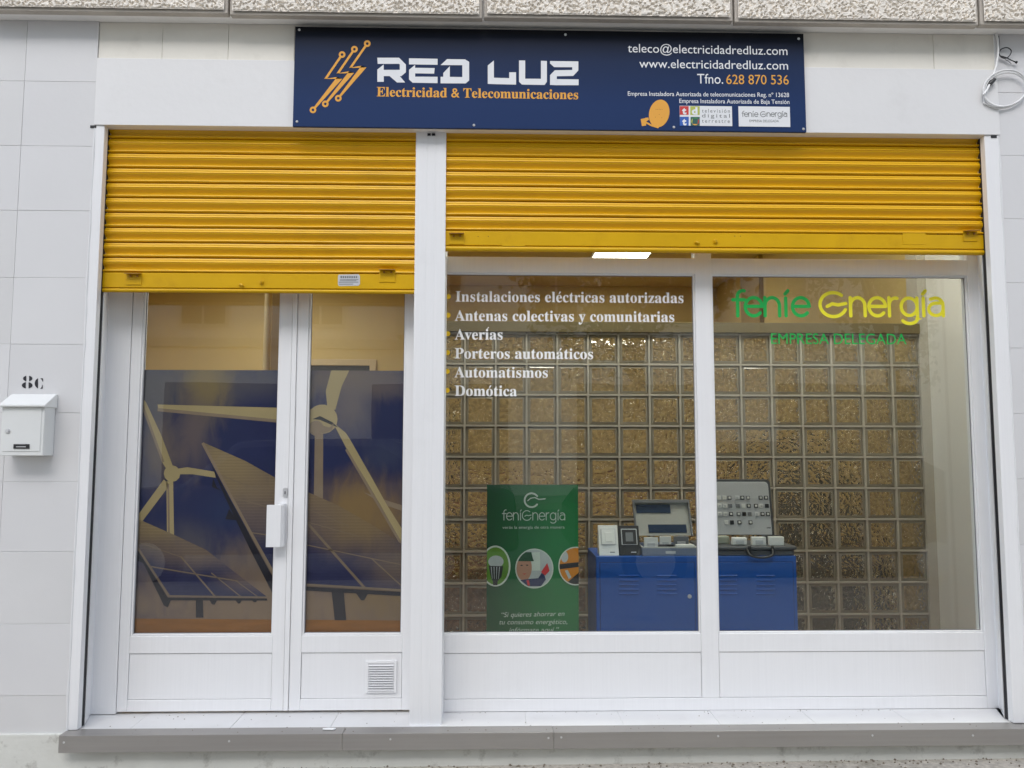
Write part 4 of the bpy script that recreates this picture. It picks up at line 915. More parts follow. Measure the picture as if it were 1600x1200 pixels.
# glass block partition
YB = 1.97; bp = .2
gz0 = Z(1330, 714.2, YB); gx0 = X(1158.7, 640, YB)
top = Z(1000, 524, YB); ktop = round((top-gz0)/bp)
xb_end = X(1443.5, 750, YB); xb_beg = X(664, 640, YB)
k0 = math.ceil((xb_beg-gx0)/bp); k1 = math.ceil((xb_end-gx0)/bp); j1 = ktop; j0 = -math.ceil((gz0-ZF)/bp)
t = thing('glass_block_partition', 'partition of patterned square glass blocks behind the display window', 'partition', (1.0, YB, ZF))
def block_glass():
    M = bpy.data.materials.new('patterned_block_glass'); M.use_nodes = True; n = M.node_tree; n.nodes.clear()
    o = n.nodes.new('ShaderNodeOutputMaterial'); rf = n.nodes.new('ShaderNodeBsdfRefraction'); rf.inputs['IOR'].default_value = 1.45; rf.inputs['Roughness'].default_value = .04; rf.inputs[0].default_value = (.92, .90, .84, 1)
    gl_ = n.nodes.new('ShaderNodeBsdfGlossy'); gl_.inputs['Roughness'].default_value = .08
    uv = n.nodes.new('ShaderNodeTexCoord')
    df = n.nodes.new('ShaderNodeBsdfDiffuse'); df.inputs[0].default_value = (.40, .36, .27, 1)
    # wavy flower pattern pressed in each block: noise warped by distance from the block centre
    mp = n.nodes.new('ShaderNodeMapping'); mp.inputs['Location'].default_value = (-gx0/bp, 0, -gz0/bp); mp.inputs['Scale'].default_value = (1/bp, 0, 1/bp)
    n.links.new(uv.outputs['Object'], mp.inputs[0])
    fr = n.nodes.new('ShaderNodeVectorMath'); fr.operation = 'FRACTION'; n.links.new(mp.outputs[0], fr.inputs[0])
    sb = n.nodes.new('ShaderNodeVectorMath'); sb.operation = 'SUBTRACT'; sb.inputs[1].default_value = (.5, 0, .5); n.links.new(fr.outputs[0], sb.inputs[0])
    le = n.nodes.new('ShaderNodeVectorMath'); le.operation = 'LENGTH'; n.links.new(sb.outputs[0], le.inputs[0])
    nz = n.nodes.new('ShaderNodeTexNoise'); nz.inputs['Scale'].default_value = 24; nz.inputs['Detail'].default_value = 2; nz.inputs['Distortion'].default_value = 1.0
    n.links.new(uv.outputs['Object'], nz.inputs['Vector'])
    vo = n.nodes.new('ShaderNodeTexVoronoi'); vo.feature = 'SMOOTH_F1'; vo.inputs['Scale'].default_value = 44; n.links.new(uv.outputs['Object'], vo.inputs['Vector'])
    sx_ = n.nodes.new('ShaderNodeSeparateXYZ'); n.links.new(sb.outputs[0], sx_.inputs[0])
    def mt(op, a, b_=None, c=None):
        q_ = n.nodes.new('ShaderNodeMath'); q_.operation = op
        for i_, v_ in enumerate((a, b_, c)):
            if v_ is None: continue
            if isinstance(v_, (int, float)): q_.inputs[i_].default_value = v_
            else: n.links.new(v_, q_.inputs[i_])
        return q_.outputs[0]
    th = mt('ARCTAN2', sx_.outputs['Z'], sx_.outputs['X'])
    ray = mt('SINE', mt('MULTIPLY_ADD', th, 11.0, mt('MULTIPLY', nz.outputs['Fac'], 14.0)))
    hgt = mt('ADD', mt('MULTIPLY', vo.outputs['Distance'], .75), mt('ADD', mt('MULTIPLY', nz.outputs['Fac'], .9), mt('MULTIPLY', mt('MULTIPLY', ray, le.outputs['Value']), .55)))
    rf_c = n.nodes.new('ShaderNodeMapRange'); rf_c.inputs['From Min'].default_value = .45; rf_c.inputs['From Max'].default_value = 1.15; rf_c.inputs['To Min'].default_value = .66; rf_c.inputs['To Max'].default_value = 1.0; n.links.new(hgt, rf_c.inputs['Value'])
    tn = n.nodes.new('ShaderNodeVectorMath'); tn.operation = 'SCALE'; tn.inputs[0].default_value = (.97, .94, .86); n.links.new(rf_c.outputs[0], tn.inputs['Scale']); n.links.new(tn.outputs[0], rf.inputs[0]); n.links.new(tn.outputs[0], gl_.inputs[0])   # thicker glass is darker
    class _o: pass
    ad = _o(); ad.outputs = [hgt]
    b = n.nodes.new('ShaderNodeBump'); b.inputs['Strength'].default_value = 1.0; b.inputs['Distance'].default_value = .045
    n.links.new(ad.outputs[0], b.inputs['Height'])
    for s_ in (rf, gl_): n.links.new(b.outputs[0], s_.inputs['Normal'])
    m1 = n.nodes.new('ShaderNodeMixShader'); m1.inputs[0].default_value = .13; n.links.new(rf.outputs[0], m1.inputs[1]); n.links.new(gl_.outputs[0], m1.inputs[2])
    m2 = n.nodes.new('ShaderNodeMixShader'); m2.inputs[0].default_value = .16; n.links.new(m1.outputs[0], m2.inputs[1]); n.links.new(df.outputs[0], m2.inputs[2])
    n.links.new(m2.outputs[0], o.inputs[0]); return M
BRIM = mat('block_rim_glass', (.32, .285, .22), .16, var=.12, vscale=9)
mg = MB(); bl = MB(); mw = .0062; xe = xb_end; xs0 = gx0+k0*bp
for i in range(k0, k1+1):
    x = gx0+i*bp; a, b_ = max(x-mw, xs0-mw), min(x+mw, xe)
    if b_ > a+.001: mg.box(a, b_, YB-.004, YB+.075, j0*bp+gz0, gz0+j1*bp)
for j in range(j0, j1+1):
    z = gz0+j*bp
    for i in range(k0, k1):
        a, b_ = gx0+i*bp+mw, min(gx0+(i+1)*bp-mw, xe)
        if b_ > a+.004: mg.box(a, b_, YB-.0035, YB+.075, z-mw, z+mw)
for i in range(k0, k1):
    for j in range(j0, j1):
        a, b_ = gx0+i*bp+mw, min(gx0+(i+1)*bp-mw, xe); c, d = gz0+j*bp+mw, gz0+(j+1)*bp-mw
        rm = .019; yf = YB+.002
        jt = rnd.uniform(-.002, .002)
        A = [(a, yf+.010, c), (b_, yf+.010, c), (b_, yf+.010, d), (a, yf+.010, d)]
        Bq = [(a+rm*.4, yf+.004, c+rm*.4), (b_-rm*.4, yf+.004, c+rm*.4), (b_-rm*.4, yf+.004, d-rm*.4), (a+rm*.4, yf+.004, d-rm*.4)]
        Cq = [(a+rm, yf+jt, c+rm), (b_-rm, yf+jt, c+rm), (b_-rm, yf-jt, d-rm), (a+rm, yf-jt, d-rm)]
        o_ = len(bl.v); bl.v += A+Bq+Cq
        for k in range(4):
            k2 = (k+1) % 4
            bl.f += [(o_+k, o_+k2, o_+4+k2, o_+4+k), (o_+4+k, o_+4+k2, o_+8+k2, o_+8+k)]; bl.m += [1, 1]
        bl.f.append((o_+8, o_+9, o_+10, o_+11)); bl.m.append(0)
mg.build('mortar_grid', MORTAR, t)
bl.build('glass_blocks', [block_glass(), BRIM], t)
q = MB(); zc = gz0+j1*bp+mw; q.box(xs0-.05, xe, YB-.03, YB+.10, zc, zc+Z(1000, 508, YB)-Z(1000, 524, YB)); q.build('top_beam', mat('beam_paint', (.15, .115, .05), .6), t, bevel=.003)
q = MB(); q.box(xs0-.06, xs0-mw-.0005, YB-.03, YB+.10, ZF, zc); q.build('end_post', YWALL, t)
q = MB(); q.box(xe+.0005, XI1-.0005, YB-.012, YB+.12, ZF, ZI-.002); tag(q.build('side_pier', mat('pier_paint', (.46, .43, .37), .6)), 'plain pale pier between the glass blocks and the side wall', 'pier')
# furniture in the back room, blurred by the blocks
t = thing('armchair', 'dark armchair seen as a blur through the lower glass blocks', 'armchair', (2.2, 2.7, ZF))
q = MB(); q.box(1.88, 2.52, 2.42, 2.95, ZF+.12, ZF+.50); q.build('seat', BLACK, t, bevel=.04)
q = MB(); q.box(1.88, 2.52, 2.96, 3.10, ZF+.35, ZF+1.36); q.build('backrest', BLACK, t, bevel=.06)
for x in (1.77, 2.53): q = MB(); q.box(x, x+.10, 2.42, 2.98, ZF+.10, ZF+.78); q.build('armrest', BLACK, t, bevel=.03)
q = MB(); q.box(1.9, 2.5, 2.5, 2.9, ZF, ZF+.119); q.build('base', BLACK, t)
t = thing('sideboard', 'brown sideboard blurred behind the lower glass blocks at the banner', 'sideboard', (.3, 2.8, ZF))
q = MB(); q.box(-.5, 1.5, 2.6, 3.0, ZF+.08, .27); q.build('carcass', mat('reddish_brown_wood', (.44, .21, .09), .4, var=.2, stretch=(1, 1, 8)), t, bevel=.01)
q = MB(); q.box(-.53, 1.53, 2.57, 3.03, .271, .31); q.build('top', mat('dark_wood', (.09, .05, .03), .3), t, bevel=.006)
q = MB(); q.box(-.48, 1.48, 2.62, 2.98, ZF, ZF+.079); q.build('base', BLACK, t)
# ================================================================== banner
YN = .78
t = thing('banner_stand', 'green printed banner stand inside the left window pane', 'banner', (X(832, 900, YN), YN, ZF))
nx0, nx1, nz1 = X(760.5, 870, YN), X(903.8, 870, YN), Z(830, 757.5, YN)
def by(x):  # gentle curl
    u = (x-nx0)/(nx1-nx0); return YN-.012*math.sin(u*math.pi)
q = MB(); nn = 14; zb_ = ZF+.07
for i in range(nn):
    x0, x1 = nx0+(nx1-nx0)*i/nn, nx0+(nx1-nx0)*(i+1)/nn
    q.add([(x0, by(x0), zb_), (x1, by(x1), zb_), (x1, by(x1), nz1), (x0, by(x0), nz1), (x0, by(x0)+.002, zb_), (x1, by(x1)+.002, zb_), (x1, by(x1)+.002, nz1), (x0, by(x0)+.002, nz1)], [(0,1,2,3), (4,7,6,5), (3,2,6,7), (1,5,6,2) if i == nn-1 else (0,3,7,4)])
ban = q.build('printed_sheet', GREEN, t, smooth=True)
n_ = GREEN.node_tree; P_ = n_.nodes['Principled BSDF']; tc_ = n_.nodes.new('ShaderNodeTexCoord'); gz_ = n_.nodes.new('ShaderNodeTexGradient'); gz_.gradient_type = 'SPHERICAL'
mp_ = n_.nodes.new('ShaderNodeMapping'); mp_.inputs['Location'].default_value = (-1.05, 0, -.85); mp_.inputs['Scale'].default_value = (1.3, 0, 1.15)
n_.links.new(tc_.outputs['Generated'], mp_.inputs[0]); n_.links.new(mp_.outputs[0], gz_.inputs[0]); rp_ = n_.nodes.new('ShaderNodeValToRGB')
rp_.color_ramp.elements[0].color = (.006, .075, .022, 1); rp_.color_ramp.elements[1].color = (.022, .19, .055, 1); n_.links.new(gz_.outputs['Fac'], rp_.inputs[0]); n_.links.new(rp_.outputs[0], P_.inputs['Base Color'])
q = MB(); q.box(nx0-.01, nx1+.01, YN-.05, YN+.05, ZF, ZF+.07); q.build('base_cassette', STEEL, t, bevel=.008)
q = MB(); q.cyl(((nx0+nx1)/2, YN+.012, ZF+.07), .008, (0, 0, 1), nz1-ZF-.08, 12); q.build('support_pole', STEEL, t)
YN1 = YN-.0135
bz = lambda pts: pxp(zpx(pts, 750, 740, 4.618), YN1)
def bd(cx, cy, rx, ry, mi, k, a0=0, a1=360): disc(q, 750+cx/4.618, 740+cy/4.618, rx/4.618, ry/4.618, YN1-.0003*k, mi, 32, a0, a1)
SKIN, ORNG = mat('skin_print', (.42, .22, .14), .5), mat('orange_helmet_print', (.55, .20, .015), .5, var=.2)
q = MB(); LIMEP, PALE, NAV = mat('lime_print', (.10, .24, .02), .5, var=.3), mat('pale_grey_print', (.42, .46, .46), .5, var=.2), mat('navy_clothes_print', (.02, .03, .09), .5)
mats_ = [BANW, LIMEP, PALE, SKIN, GREEND, RED, NAV, ORNG, BLACK]
# clipped to the sheet's edge
def cl(pts, mi, k):
    P = clip(bz(pts), nx0+.001, nx1-.001, .08, nz1); 
    if len(P) >= 3: q.sheet(P, YN1-.0003*k, mi)
def cin(pts, ring_, mi, k):
    P = zpx(pts, 0, 0, 1); R_ = ring_
    a_ = sum(R_[i][0]*R_[(i+1) % len(R_)][1]-R_[(i+1) % len(R_)][0]*R_[i][1] for i in range(len(R_)))
    if a_ < 0: R_ = R_[::-1]
    for i in range(len(R_)):
        a, b_ = R_[i], R_[(i+1) % len(R_)]; out = []
        sd = lambda p: (b_[0]-a[0])*(p[1]-a[1])-(b_[1]-a[1])*(p[0]-a[0])
        for j in range(len(P)):
            p, q_ = P[j], P[(j+1) % len(P)]; u, v = sd(p), sd(q_)
            if u >= 0: out.append(p)
            if (u >= 0) != (v >= 0): t_ = u/(u-v); out.append((p[0]+(q_[0]-p[0])*t_, p[1]+(q_[1]-p[1])*t_))
        P = out
        if len(P) < 3: return
    cl(P, mi, k)
def ell(cx, cy, rx, ry, n=36, a0=0, a1=360): return [(cx+rx*math.cos(math.radians(a0+(a1-a0)*i/n)), cy+ry*math.sin(math.radians(a0+(a1-a0)*i/n))) for i in range(n+(0 if a1-a0 == 360 else 1))]
for cx, cy, rx, ry in ((112, 667, 108, 148), (392, 685, 138, 144), (690, 667, 125, 140)): cl(ell(cx, cy, rx, ry), 0, 0)
cl(ell(112, 667, 96, 136), 1, 1); cl(ell(115, 635, 55, 44), 2, 2); cl([(62, 665), (168, 668), (155, 745), (128, 775), (125, 805), (95, 805), (92, 775), (78, 745)], 8, 3)
for k in range(4): cl([(78+k*20, 672), (84+k*20, 672), (90+k*15, 760), (87+k*15, 760)], 2, 4)
cl(ell(392, 685, 130, 136), 2, 1)
RW, RH = ell(392, 685, 129, 135), ell(690, 667, 116, 130)
cin([(375, 570), (432, 565), (435, 700), (370, 700)], RW, 0, 2)
cin(ell(318, 680, 56, 92), RW, 3, 3); cin([(272, 626), (285, 590), (330, 566), (370, 566), (384, 622), (300, 626)], RW, 4, 5); cin([(268, 622), (385, 618), (388, 632), (270, 632)], RW, 4, 6)
cin([(290, 768), (350, 760), (420, 755), (455, 700), (475, 765), (440, 812), (345, 812)], RW, 6, 4); cin([(440, 710), (485, 645), (502, 700), (470, 735)], RW, 5, 5); cin([(335, 770), (352, 768), (360, 808), (345, 808)], RW, 5, 6)
cin(ell(300, 662, 9, 4), RW, 8, 6); cin(ell(340, 660, 9, 4), RW, 8, 6); cin([(305, 722), (335, 720), (322, 728)], RW, 5, 6)
cl(ell(690, 667, 117, 131), 7, 1); cin([(560, 655), (740, 635), (740, 670), (560, 692)], RH, 8, 2); cin([(612, 800), (740, 690), (740, 830), (612, 830)], RH, 8, 3); cin([(612, 700), (632, 695), (660, 748), (640, 760)], RH, 2, 3); cin(ell(610, 600, 26, 40), RH, 2, 2)
q.build('printed_pictures', mats_, ban)
q = MB()
# crescent e emblem
stroke(q, bz([(372+50*math.cos(math.radians(a)), 192-50*math.sin(math.radians(a))) for a in range(35, 330, 12)]), .0042, YN1-.0003)
stroke(q, bz([(345, 195), (365, 178), (395, 172), (425, 186), (470, 182)]), .0026, YN1-.0006)
word_fenie(q, YN1, 750+160/4.618, 750+612/4.618, 740+282/4.618, 740+335/4.618, 1.25, 0, 0, joined=True)
q.build('banner_lettering', BANW, ban)
q = MB(); put_text(q, 'verás la energía de otra manera', 750+162/4.618, 750+610/4.618, 740+398/4.618, 740+396/4.618, 4.3, YN1, 0); q.build('banner_lettering', BANW, ban)
q = MB(); put_text(q, '“Si quieres ahorrar en', 750+155/4.618, 750+610/4.618, 740+1036/4.618, 740+1026/4.618, 7.4, YN1, 0, shear=.25); q.build('banner_lettering', BANW, ban)
q = MB(); put_text(q, 'tu consumo energético,', 750+140/4.618, 750+630/4.618, 740+1088/4.618, 740+1085/4.618, 7.4, YN1, 0, shear=.25); q.build('banner_lettering', BANW, ban)
q = MB(); put_text(q, 'infórmate aquí.”', 750+210/4.618, 750+570/4.618, 740+1146/4.618, 740+1143/4.618, 7.4, YN1, 0, shear=.25); q.build('banner_lettering', BANW, ban)


# ================================================================== blue cabinets
YCB = .90
def cabinet(label, px0, px1, dx0p, dx1p, louv, lockp):
    x0, x1 = X(px0, 925, YCB), X(px1, 925, YCB); zt_ = Z(1000, 869.5, YCB)
    t = thing('metal_cabinet', label, 'cabinet', ((x0+x1)/2, YCB, ZF), 'blue metal cabinets')
    q = MB(); q.box(x0, x1, YCB, YCB+.34, ZF, zt_); q.build('body', BLUE, t, bevel=.003)
    d0, d1, dz1 = X(dx0p, 925, YCB), X(dx1p, 925, YCB), Z(1000, 879, YCB)
    q = MB(); q.box(d0-.003, d1+.003, YCB-.0008, YCB-.0001, ZF+.03, dz1+.003); q.build('door_gap', BLUED, t)
    q = MB(); q.box(d0, d1, YCB-.004, YCB-.0009, ZF+.033, dz1); dr = q.build('door', BLUE, t, bevel=.0015)
    for a, b_ in louv:
        q = MB()
        for y in (899.2, 906.3, 913.6, 920.7, 927.6):
            xa_, xb2, z = X(a, y, YCB), X(b_, y, YCB), Z(a, y, YCB)
            q.side([(YCB-.0041, z+.004), (YCB-.0095, z-.001), (YCB-.0085, z-.003), (YCB-.0041, z-.0015)], xa_, xb2)
        q.build('louvre', BLUE, dr)
    if lockp:
        a = at(*lockp, YCB); q = MB(); q.cyl((a.x, YCB-.0041, a.z), .010, (0, -1, 0), .006, 18); q.build('lock', STEEL, dr, bevel=.001)
    return zt_
zt_ = cabinet('blue metal cabinet on the left carrying the switch samples and open box', 931.5, 1091, 938, 1085.5, ((967, 997.5), (1026, 1056.5)), (1077, 931.5))
cabinet('blue metal cabinet on the right carrying the open sample case', 1092.5, 1245.5, 1099, 1239.5, ((1124, 1151), (1181, 1210)), None)
# ------------------------------------------------------------------ samples on the cabinets
def stand(label, x0t, x1t, x0b, x1b, yt, yb, body, plate, rocker, edge):
    y0 = YCB+.03; lean = .05
    A = [at(x0b, yb, y0), at(x1b, yb, y0)]; xa_, xb2 = A[0].x, A[1].x; zt2 = Z((x0t+x1t)/2, yt, y0+lean)
    t = thing('switch_stand', label, 'display stand', ((xa_+xb2)/2, y0, zt_))
    H = zt2-zt_; 
    def face(u, v, off=0): # u along x, v up the slope
        return (xa_+(xb2-xa_)*u, y0+lean*v-off, zt_+H*v)
    def slab(u0, u1, v0, v1, off0, off1, name, m_, par):
        q = MB(); vs = [face(u0, v0, off1), face(u1, v0, off1), face(u1, v1, off1), face(u0, v1, off1), face(u0, v0, off0), face(u1, v0, off0), face(u1, v1, off0), face(u0, v1, off0)]
        q.add(vs, [(0,1,2,3),(7,6,5,4),(0,4,5,1),(1,5,6,2),(2,6,7,3),(3,7,4,0)]); return q.build(name, m_, par, bevel=.001)
    q = MB(); q.side([(y0, zt_), (y0+lean, zt2), (y0+lean+.012, zt2), (y0+lean+.03, zt_)], xa_, xb2); q.build('board', body, t, bevel=.0015)
    fr = slab(.12, .88, .36, .90, .0004, .006, 'switch_frame', edge, t)
    slab(.16, .84, .385, .875, .0063, .008, 'switch_plate', plate, fr)
    slab(.32, .68, .48, .78, .0083, .012, 'rocker', rocker, fr)
    slab(.55, .80, .10, .13, .0004, .001, 'maker_mark', LGREY if body == BLACK else GREYT, t)
stand('white switch sample stand at the left end of the blue cabinets', 934, 965, 936.6, 967.3, 821, 865, WPLAS, WPLAS, WPLAS, LGREY)
stand('black switch sample stand beside the white one on the cabinet', 967, 996, 968.5, 1001, 821.5, 865, BLACK, BLACK, GREY, LGREY)
# open sample box
ya = YCB+.015
bx0_, bx1_ = X(1004, 862, ya), X(1090.5, 862, ya); bh = Z(1045, 856.5, ya)-zt_; bdp = .24
t = thing('sample_box', 'open grey sample box with two dark strips in its lid', 'sample box', ((bx0_+bx1_)/2, ya, zt_))
BXM = mat('slate_blue_box_card', (.16, .19, .26), .5); BXL = mat('pale_card', (.42, .42, .39), .6)
q = MB(); w_ = .006
q.box(bx0_, bx1_, ya, ya+w_, zt_+.001, zt_+bh); q.box(bx0_, bx1_, ya+bdp-w_, ya+bdp, zt_+.001, zt_+bh); q.box(bx0_, bx0_+w_, ya+w_, ya+bdp-w_, zt_+.001, zt_+bh); q.box(bx1_-w_, bx1_, ya+w_, ya+bdp-w_, zt_+.001, zt_+bh); q.box(bx0_+w_, bx1_-w_, ya+w_, ya+bdp-w_, zt_+.001, zt_+.006)
q.build('tray', BXM, t, bevel=.0012)
q = MB(); q.box(bx0_-.001, bx1_+.001, ya-.001, ya+w_+.001, zt_+bh, zt_+bh+.006); q.box(bx0_-.001, bx0_+w_+.001, ya+w_+.001, ya+bdp, zt_+bh, zt_+bh+.006); q.box(bx1_-w_-.001, bx1_+.001, ya+w_+.001, ya+bdp, zt_+bh, zt_+bh+.006); q.build('rim', BXL, t, bevel=.001)
q = MB(); q.box(X(1040, 860, ya), X(1055.5, 860, ya), ya-.0016, ya-.0003, zt_+bh*.30, zt_+bh*.62); q.build('catch', LGREY, t)
yl = ya+bdp+.004; ylt = yl+.07
l0, l1 = X(995.5, 836, yl), X(1080, 836, yl); lz0 = Z(1038, 837, yl); lz1 = Z(1030, 781, ylt); L0, L1 = X(990, 781, ylt), X(1073, 781, ylt)
def lid(u, v, off=0): return (l0+(L0-l0)*v+((l1-l0)*(1-v)+(L1-L0)*v)*u, yl+(ylt-yl)*v-off, lz0+(lz1-lz0)*v)
def lslab(u0, u1, v0, v1, o0, o1, name, m_, par, f=lid):
    q = MB(); vs = [f(u0, v0, o1), f(u1, v0, o1), f(u1, v1, o1), f(u0, v1, o1), f(u0, v0, o0), f(u1, v0, o0), f(u1, v1, o0), f(u0, v1, o0)]
    q.add(vs, [(0,1,2,3),(7,6,5,4),(0,4,5,1),(1,5,6,2),(2,6,7,3),(3,7,4,0)]); return q.build(name, m_, par, bevel=.001)
ld = lslab(0, 1, 0, 1, -.012, 0, 'lid', BXL, t)
lslab(0, 1, .92, 1.01, .0005, .016, 'lid_flap', GREY, ld); lslab(-.03, .0, .0, 1.0, -.012, .014, 'lid_side', GREY, ld); lslab(1.0, 1.03, .0, 1.0, -.012, .016, 'lid_side', GREY, ld)
SCRN = mat('dark_blue_strip', (.015, .03, .07), .15, var=.3, vscale=12)
lslab(.03, .67, .63, .87, .0004, .003, 'dark_strip', SCRN, ld); lslab(.22, .93, .08, .31, .0004, .003, 'dark_strip', SCRN, ld)
def loose(label, px0, px1, py0, py1, y, th, m_, grp='loose switch samples in the cases', inner=None, zb=None, round_=.0015):
    x0, x1, z1 = X(px0, py0, y), X(px1, py0, y), Z(px0, py0, y); z0 = zb if zb is not None else Z(px0, py1, y)
    t = thing('switch_sample', label, 'switch sample', ((x0+x1)/2, y, z0), grp)
    q = MB(); q.box(x0, x1, y, y+th, z0, z1); q.build('frame', m_, t, bevel=round_)
    if inner:
        w_, h_ = x1-x0, z1-z0; q = MB(); q.box(x0+w_*.22, x1-w_*.22, y-.003, y-.0002, z0+h_*.16, z1-h_*.34); q.build('rocker', inner, t, bevel=.001)
ZB = zt_+.0062
loose('white switch sample at the left in the grey sample box', 1006.5, 1028, 840, 856, ya+.05, .012, WPLAS, inner=LGREY, zb=ZB)
loose('white switch sample in the middle of the grey sample box', 1031, 1048.5, 838.5, 853, ya+.10, .012, WPLAS, inner=LGREY, zb=ZB)
loose('grey metallic switch sample at the right in the sample box', 1053, 1076, 838, 850, ya+.13, .012, GREY, inner=STEEL, zb=ZB)
loose('black switch sample lying low in the sample box', 1029, 1053, 851, 856, ya+.03, .02, BLACK, zb=ZB)
loose('flat white plate at the right front of the sample box', 1057, 1085, 851.5, 856, ya+.03, .03, WPLAS, zb=ZB)
# open sample case (suitcase)
ya2 = YCB+.01
c0, c1 = X(1097, 860, ya2), X(1248, 860, ya2); ch_ = Z(1180, 852, ya2)-zt_
t = thing('sample_case', 'open grey plastic case with rows of switch samples in its lid', 'case', ((c0+c1)/2, ya2, zt_))
CASE = mat('dark_grey_case_plastic', (.07, .072, .078), .45, var=.1)
def rrect(x0, x1, y0, y1, r):
    out = []
    for cx, cy, a0_ in ((x1-r, y1-r, 0), (x0+r, y1-r, 90), (x0+r, y0+r, 180), (x1-r, y0+r, 270)):
        out += [(cx+r*math.cos(math.radians(a0_+k*15)), cy+r*math.sin(math.radians(a0_+k*15))) for k in range(7)]
    return out
q = MB(); q.plan(rrect(c0+.012, c1-.012, ya2+.004, ya2+.27, .03), zt_+.0012, zt_+ch_*.55); q.plan(rrect(c0, c1, ya2-.004, ya2+.28, .03), zt_+ch_*.5502, zt_+ch_*.86); q.build('tray', CASE, t, bevel=.005)
q = MB(); yh_ = ya2-.018
hp = [(1168, 854.5), (1171, 851), (1178, 851.6), (1190, 852.6), (1200, 851.6), (1206, 850.4), (1209, 854)]
q.tube(smooth_path([(X(1168, 856, yh_), ya2-.005, Z(1168, 858, yh_)), (X(1170, 866, yh_), yh_-.012, Z(1170, 866, yh_)), (X(1178, 869, yh_), yh_-.016, Z(1178, 869.5, yh_)), (X(1188, 870, yh_), yh_-.016, Z(1188, 870.5, yh_)), (X(1198, 869, yh_), yh_-.016, Z(1198, 869.5, yh_)), (X(1206, 866, yh_), yh_-.012, Z(1206, 866, yh_)), (X(1208, 856, yh_), ya2-.005, Z(1208, 858, yh_))]), .006, 10); q.build('handle', BLACK, t, smooth=True)
for pa_ in (1170.5, 1206): q = MB(); x = X(pa_, 858, ya2); q.box(x-.008, x+.008, ya2-.011, ya2-.0045, zt_+ch_*.05, zt_+ch_*.95); q.build('latch', BLACK, t, bevel=.002)
yl2 = ya2+.285; ylt2 = yl2+.05
m0, m1, mz0, mz1 = X(1092, 836, yl2), X(1209.5, 836, yl2), Z(1160, 836, yl2), Z(1160, 749, ylt2)
def clid(u, v, off=0): return (m0+(m1-m0)*u, yl2+(ylt2-yl2)*v-off, mz0+(mz1-mz0)*v)
# lid shell with rounded upper corners
H2 = mz1-mz0; W2 = m1-m0
def shell(ins, o0, o1, name, m_, par):
    pts = [(ins, 0+ins*.2), (W2-ins, ins*.2)] + [(W2-ins-.022*(1-math.cos(math.radians(a))), H2-ins-.022*(1-math.sin(math.radians(a)))) for a in range(0, 91, 15)] + [(ins+.022*(1-math.cos(math.radians(a))), H2-ins-.022*(1-math.sin(math.radians(a)))) for a in range(90, -1, -15)]
    n = len(pts); vs = [clid(p[0]/W2, p[1]/H2, o1) for p in pts] + [clid(p[0]/W2, p[1]/H2, o0) for p in pts]
    q = MB(); q.add(vs, [tuple(range(n)), tuple(range(2*n-1, n-1, -1))] + [(i, i+n, (i+1) % n+n, (i+1) % n) for i in range(n)]); return q.build(name, m_, par, bevel=.002)
ld2 = shell(0, -.03, .006, 'lid', CASE, t)
sp = shell(.013, .0063, .010, 'sample_board', LGREY, ld2)
kinds = {'b': BLACK, 'w': WPLAS, 'o': GREY}
rowsK = [(777.5, [(1122.5, 'w'), (1131, 'w'), (1139, 'o'), (1151, 'w'), (1159, 'b'), (1168, 'o'), (1187.5, 'b'), (1196, 'b')]), (790, [(1123, 'w'), (1131.5, 'w'), (1139.7, 'o'), (1151.5, 'o'), (1160, 'w'), (1168.3, 'b'), (1179.5, 'b'), (1188, 'w'), (1196.7, 'b')]), (802.5, [(1122.5, 'w'), (1131.5, 'w'), (1140.3, 'b'), (1152, 'o'), (1160.7, 'b'), (1169.2, 'o'), (1180.3, 'w'), (1189, 'b'), (1197.5, 'b')]), (815.3, [(1132.3, 'w'), (1141, 'b'), (1152.5, 'b'), (1169.7, 'b')])]
for y, row in rowsK:
    for px, k in row:
        yy = yl2+.03; pz_ = at(px, y, yy); u = (pz_.x-m0)/W2; v = (pz_.z-mz0)/H2; du = .0105/W2; dv_ = .0105/H2
        sw = lslab(u-du, u+du, v-dv_, v+dv_, .0103, .014, 'mounted_switch', kinds[k], sp, clid)
        lslab(u-du*.55, u+du*.55, v-dv_*.5, v+dv_*.6, .0143, .0165, 'rocker', WPLAS if k != 'w' else LGREY, sp, clid) if (int(px)+int(y)) % 3 else None
q = MB(); put_text(q, 'ABB', 1197.5, 1204.5, 826.5, 826.6, 3.0, yl2-.004, 0, offset=.03); q.build('maker_lettering', BLACK, sp)
ZB2 = zt_+ch_*.87
loose('grey green sample at the left in the plastic case', 1100, 1140, 838, 850, ya2+.10, .05, mat('grey_green_plastic', (.33, .34, .27), .4), round_=.006, zb=ZB2)
loose('rounded white switch sample in the plastic case beside the grey green one', 1144.5, 1167.5, 840, 852, ya2+.05, .03, WPLAS, inner=LGREY, round_=.006, zb=ZB2)
loose('square white switch sample in the middle of the plastic case', 1175.5, 1197, 839.5, 852, ya2+.05, .03, WPLAS, inner=LGREY, zb=ZB2)
loose('plain white switch sample at the right in the plastic case', 1202.5, 1225, 839, 850.5, ya2+.05, .03, WPLAS, zb=ZB2)
loose('black switch sample behind the white ones in the plastic case', 1193, 1222, 837, 848, ya2+.12, .03, BLACK, zb=ZB2)

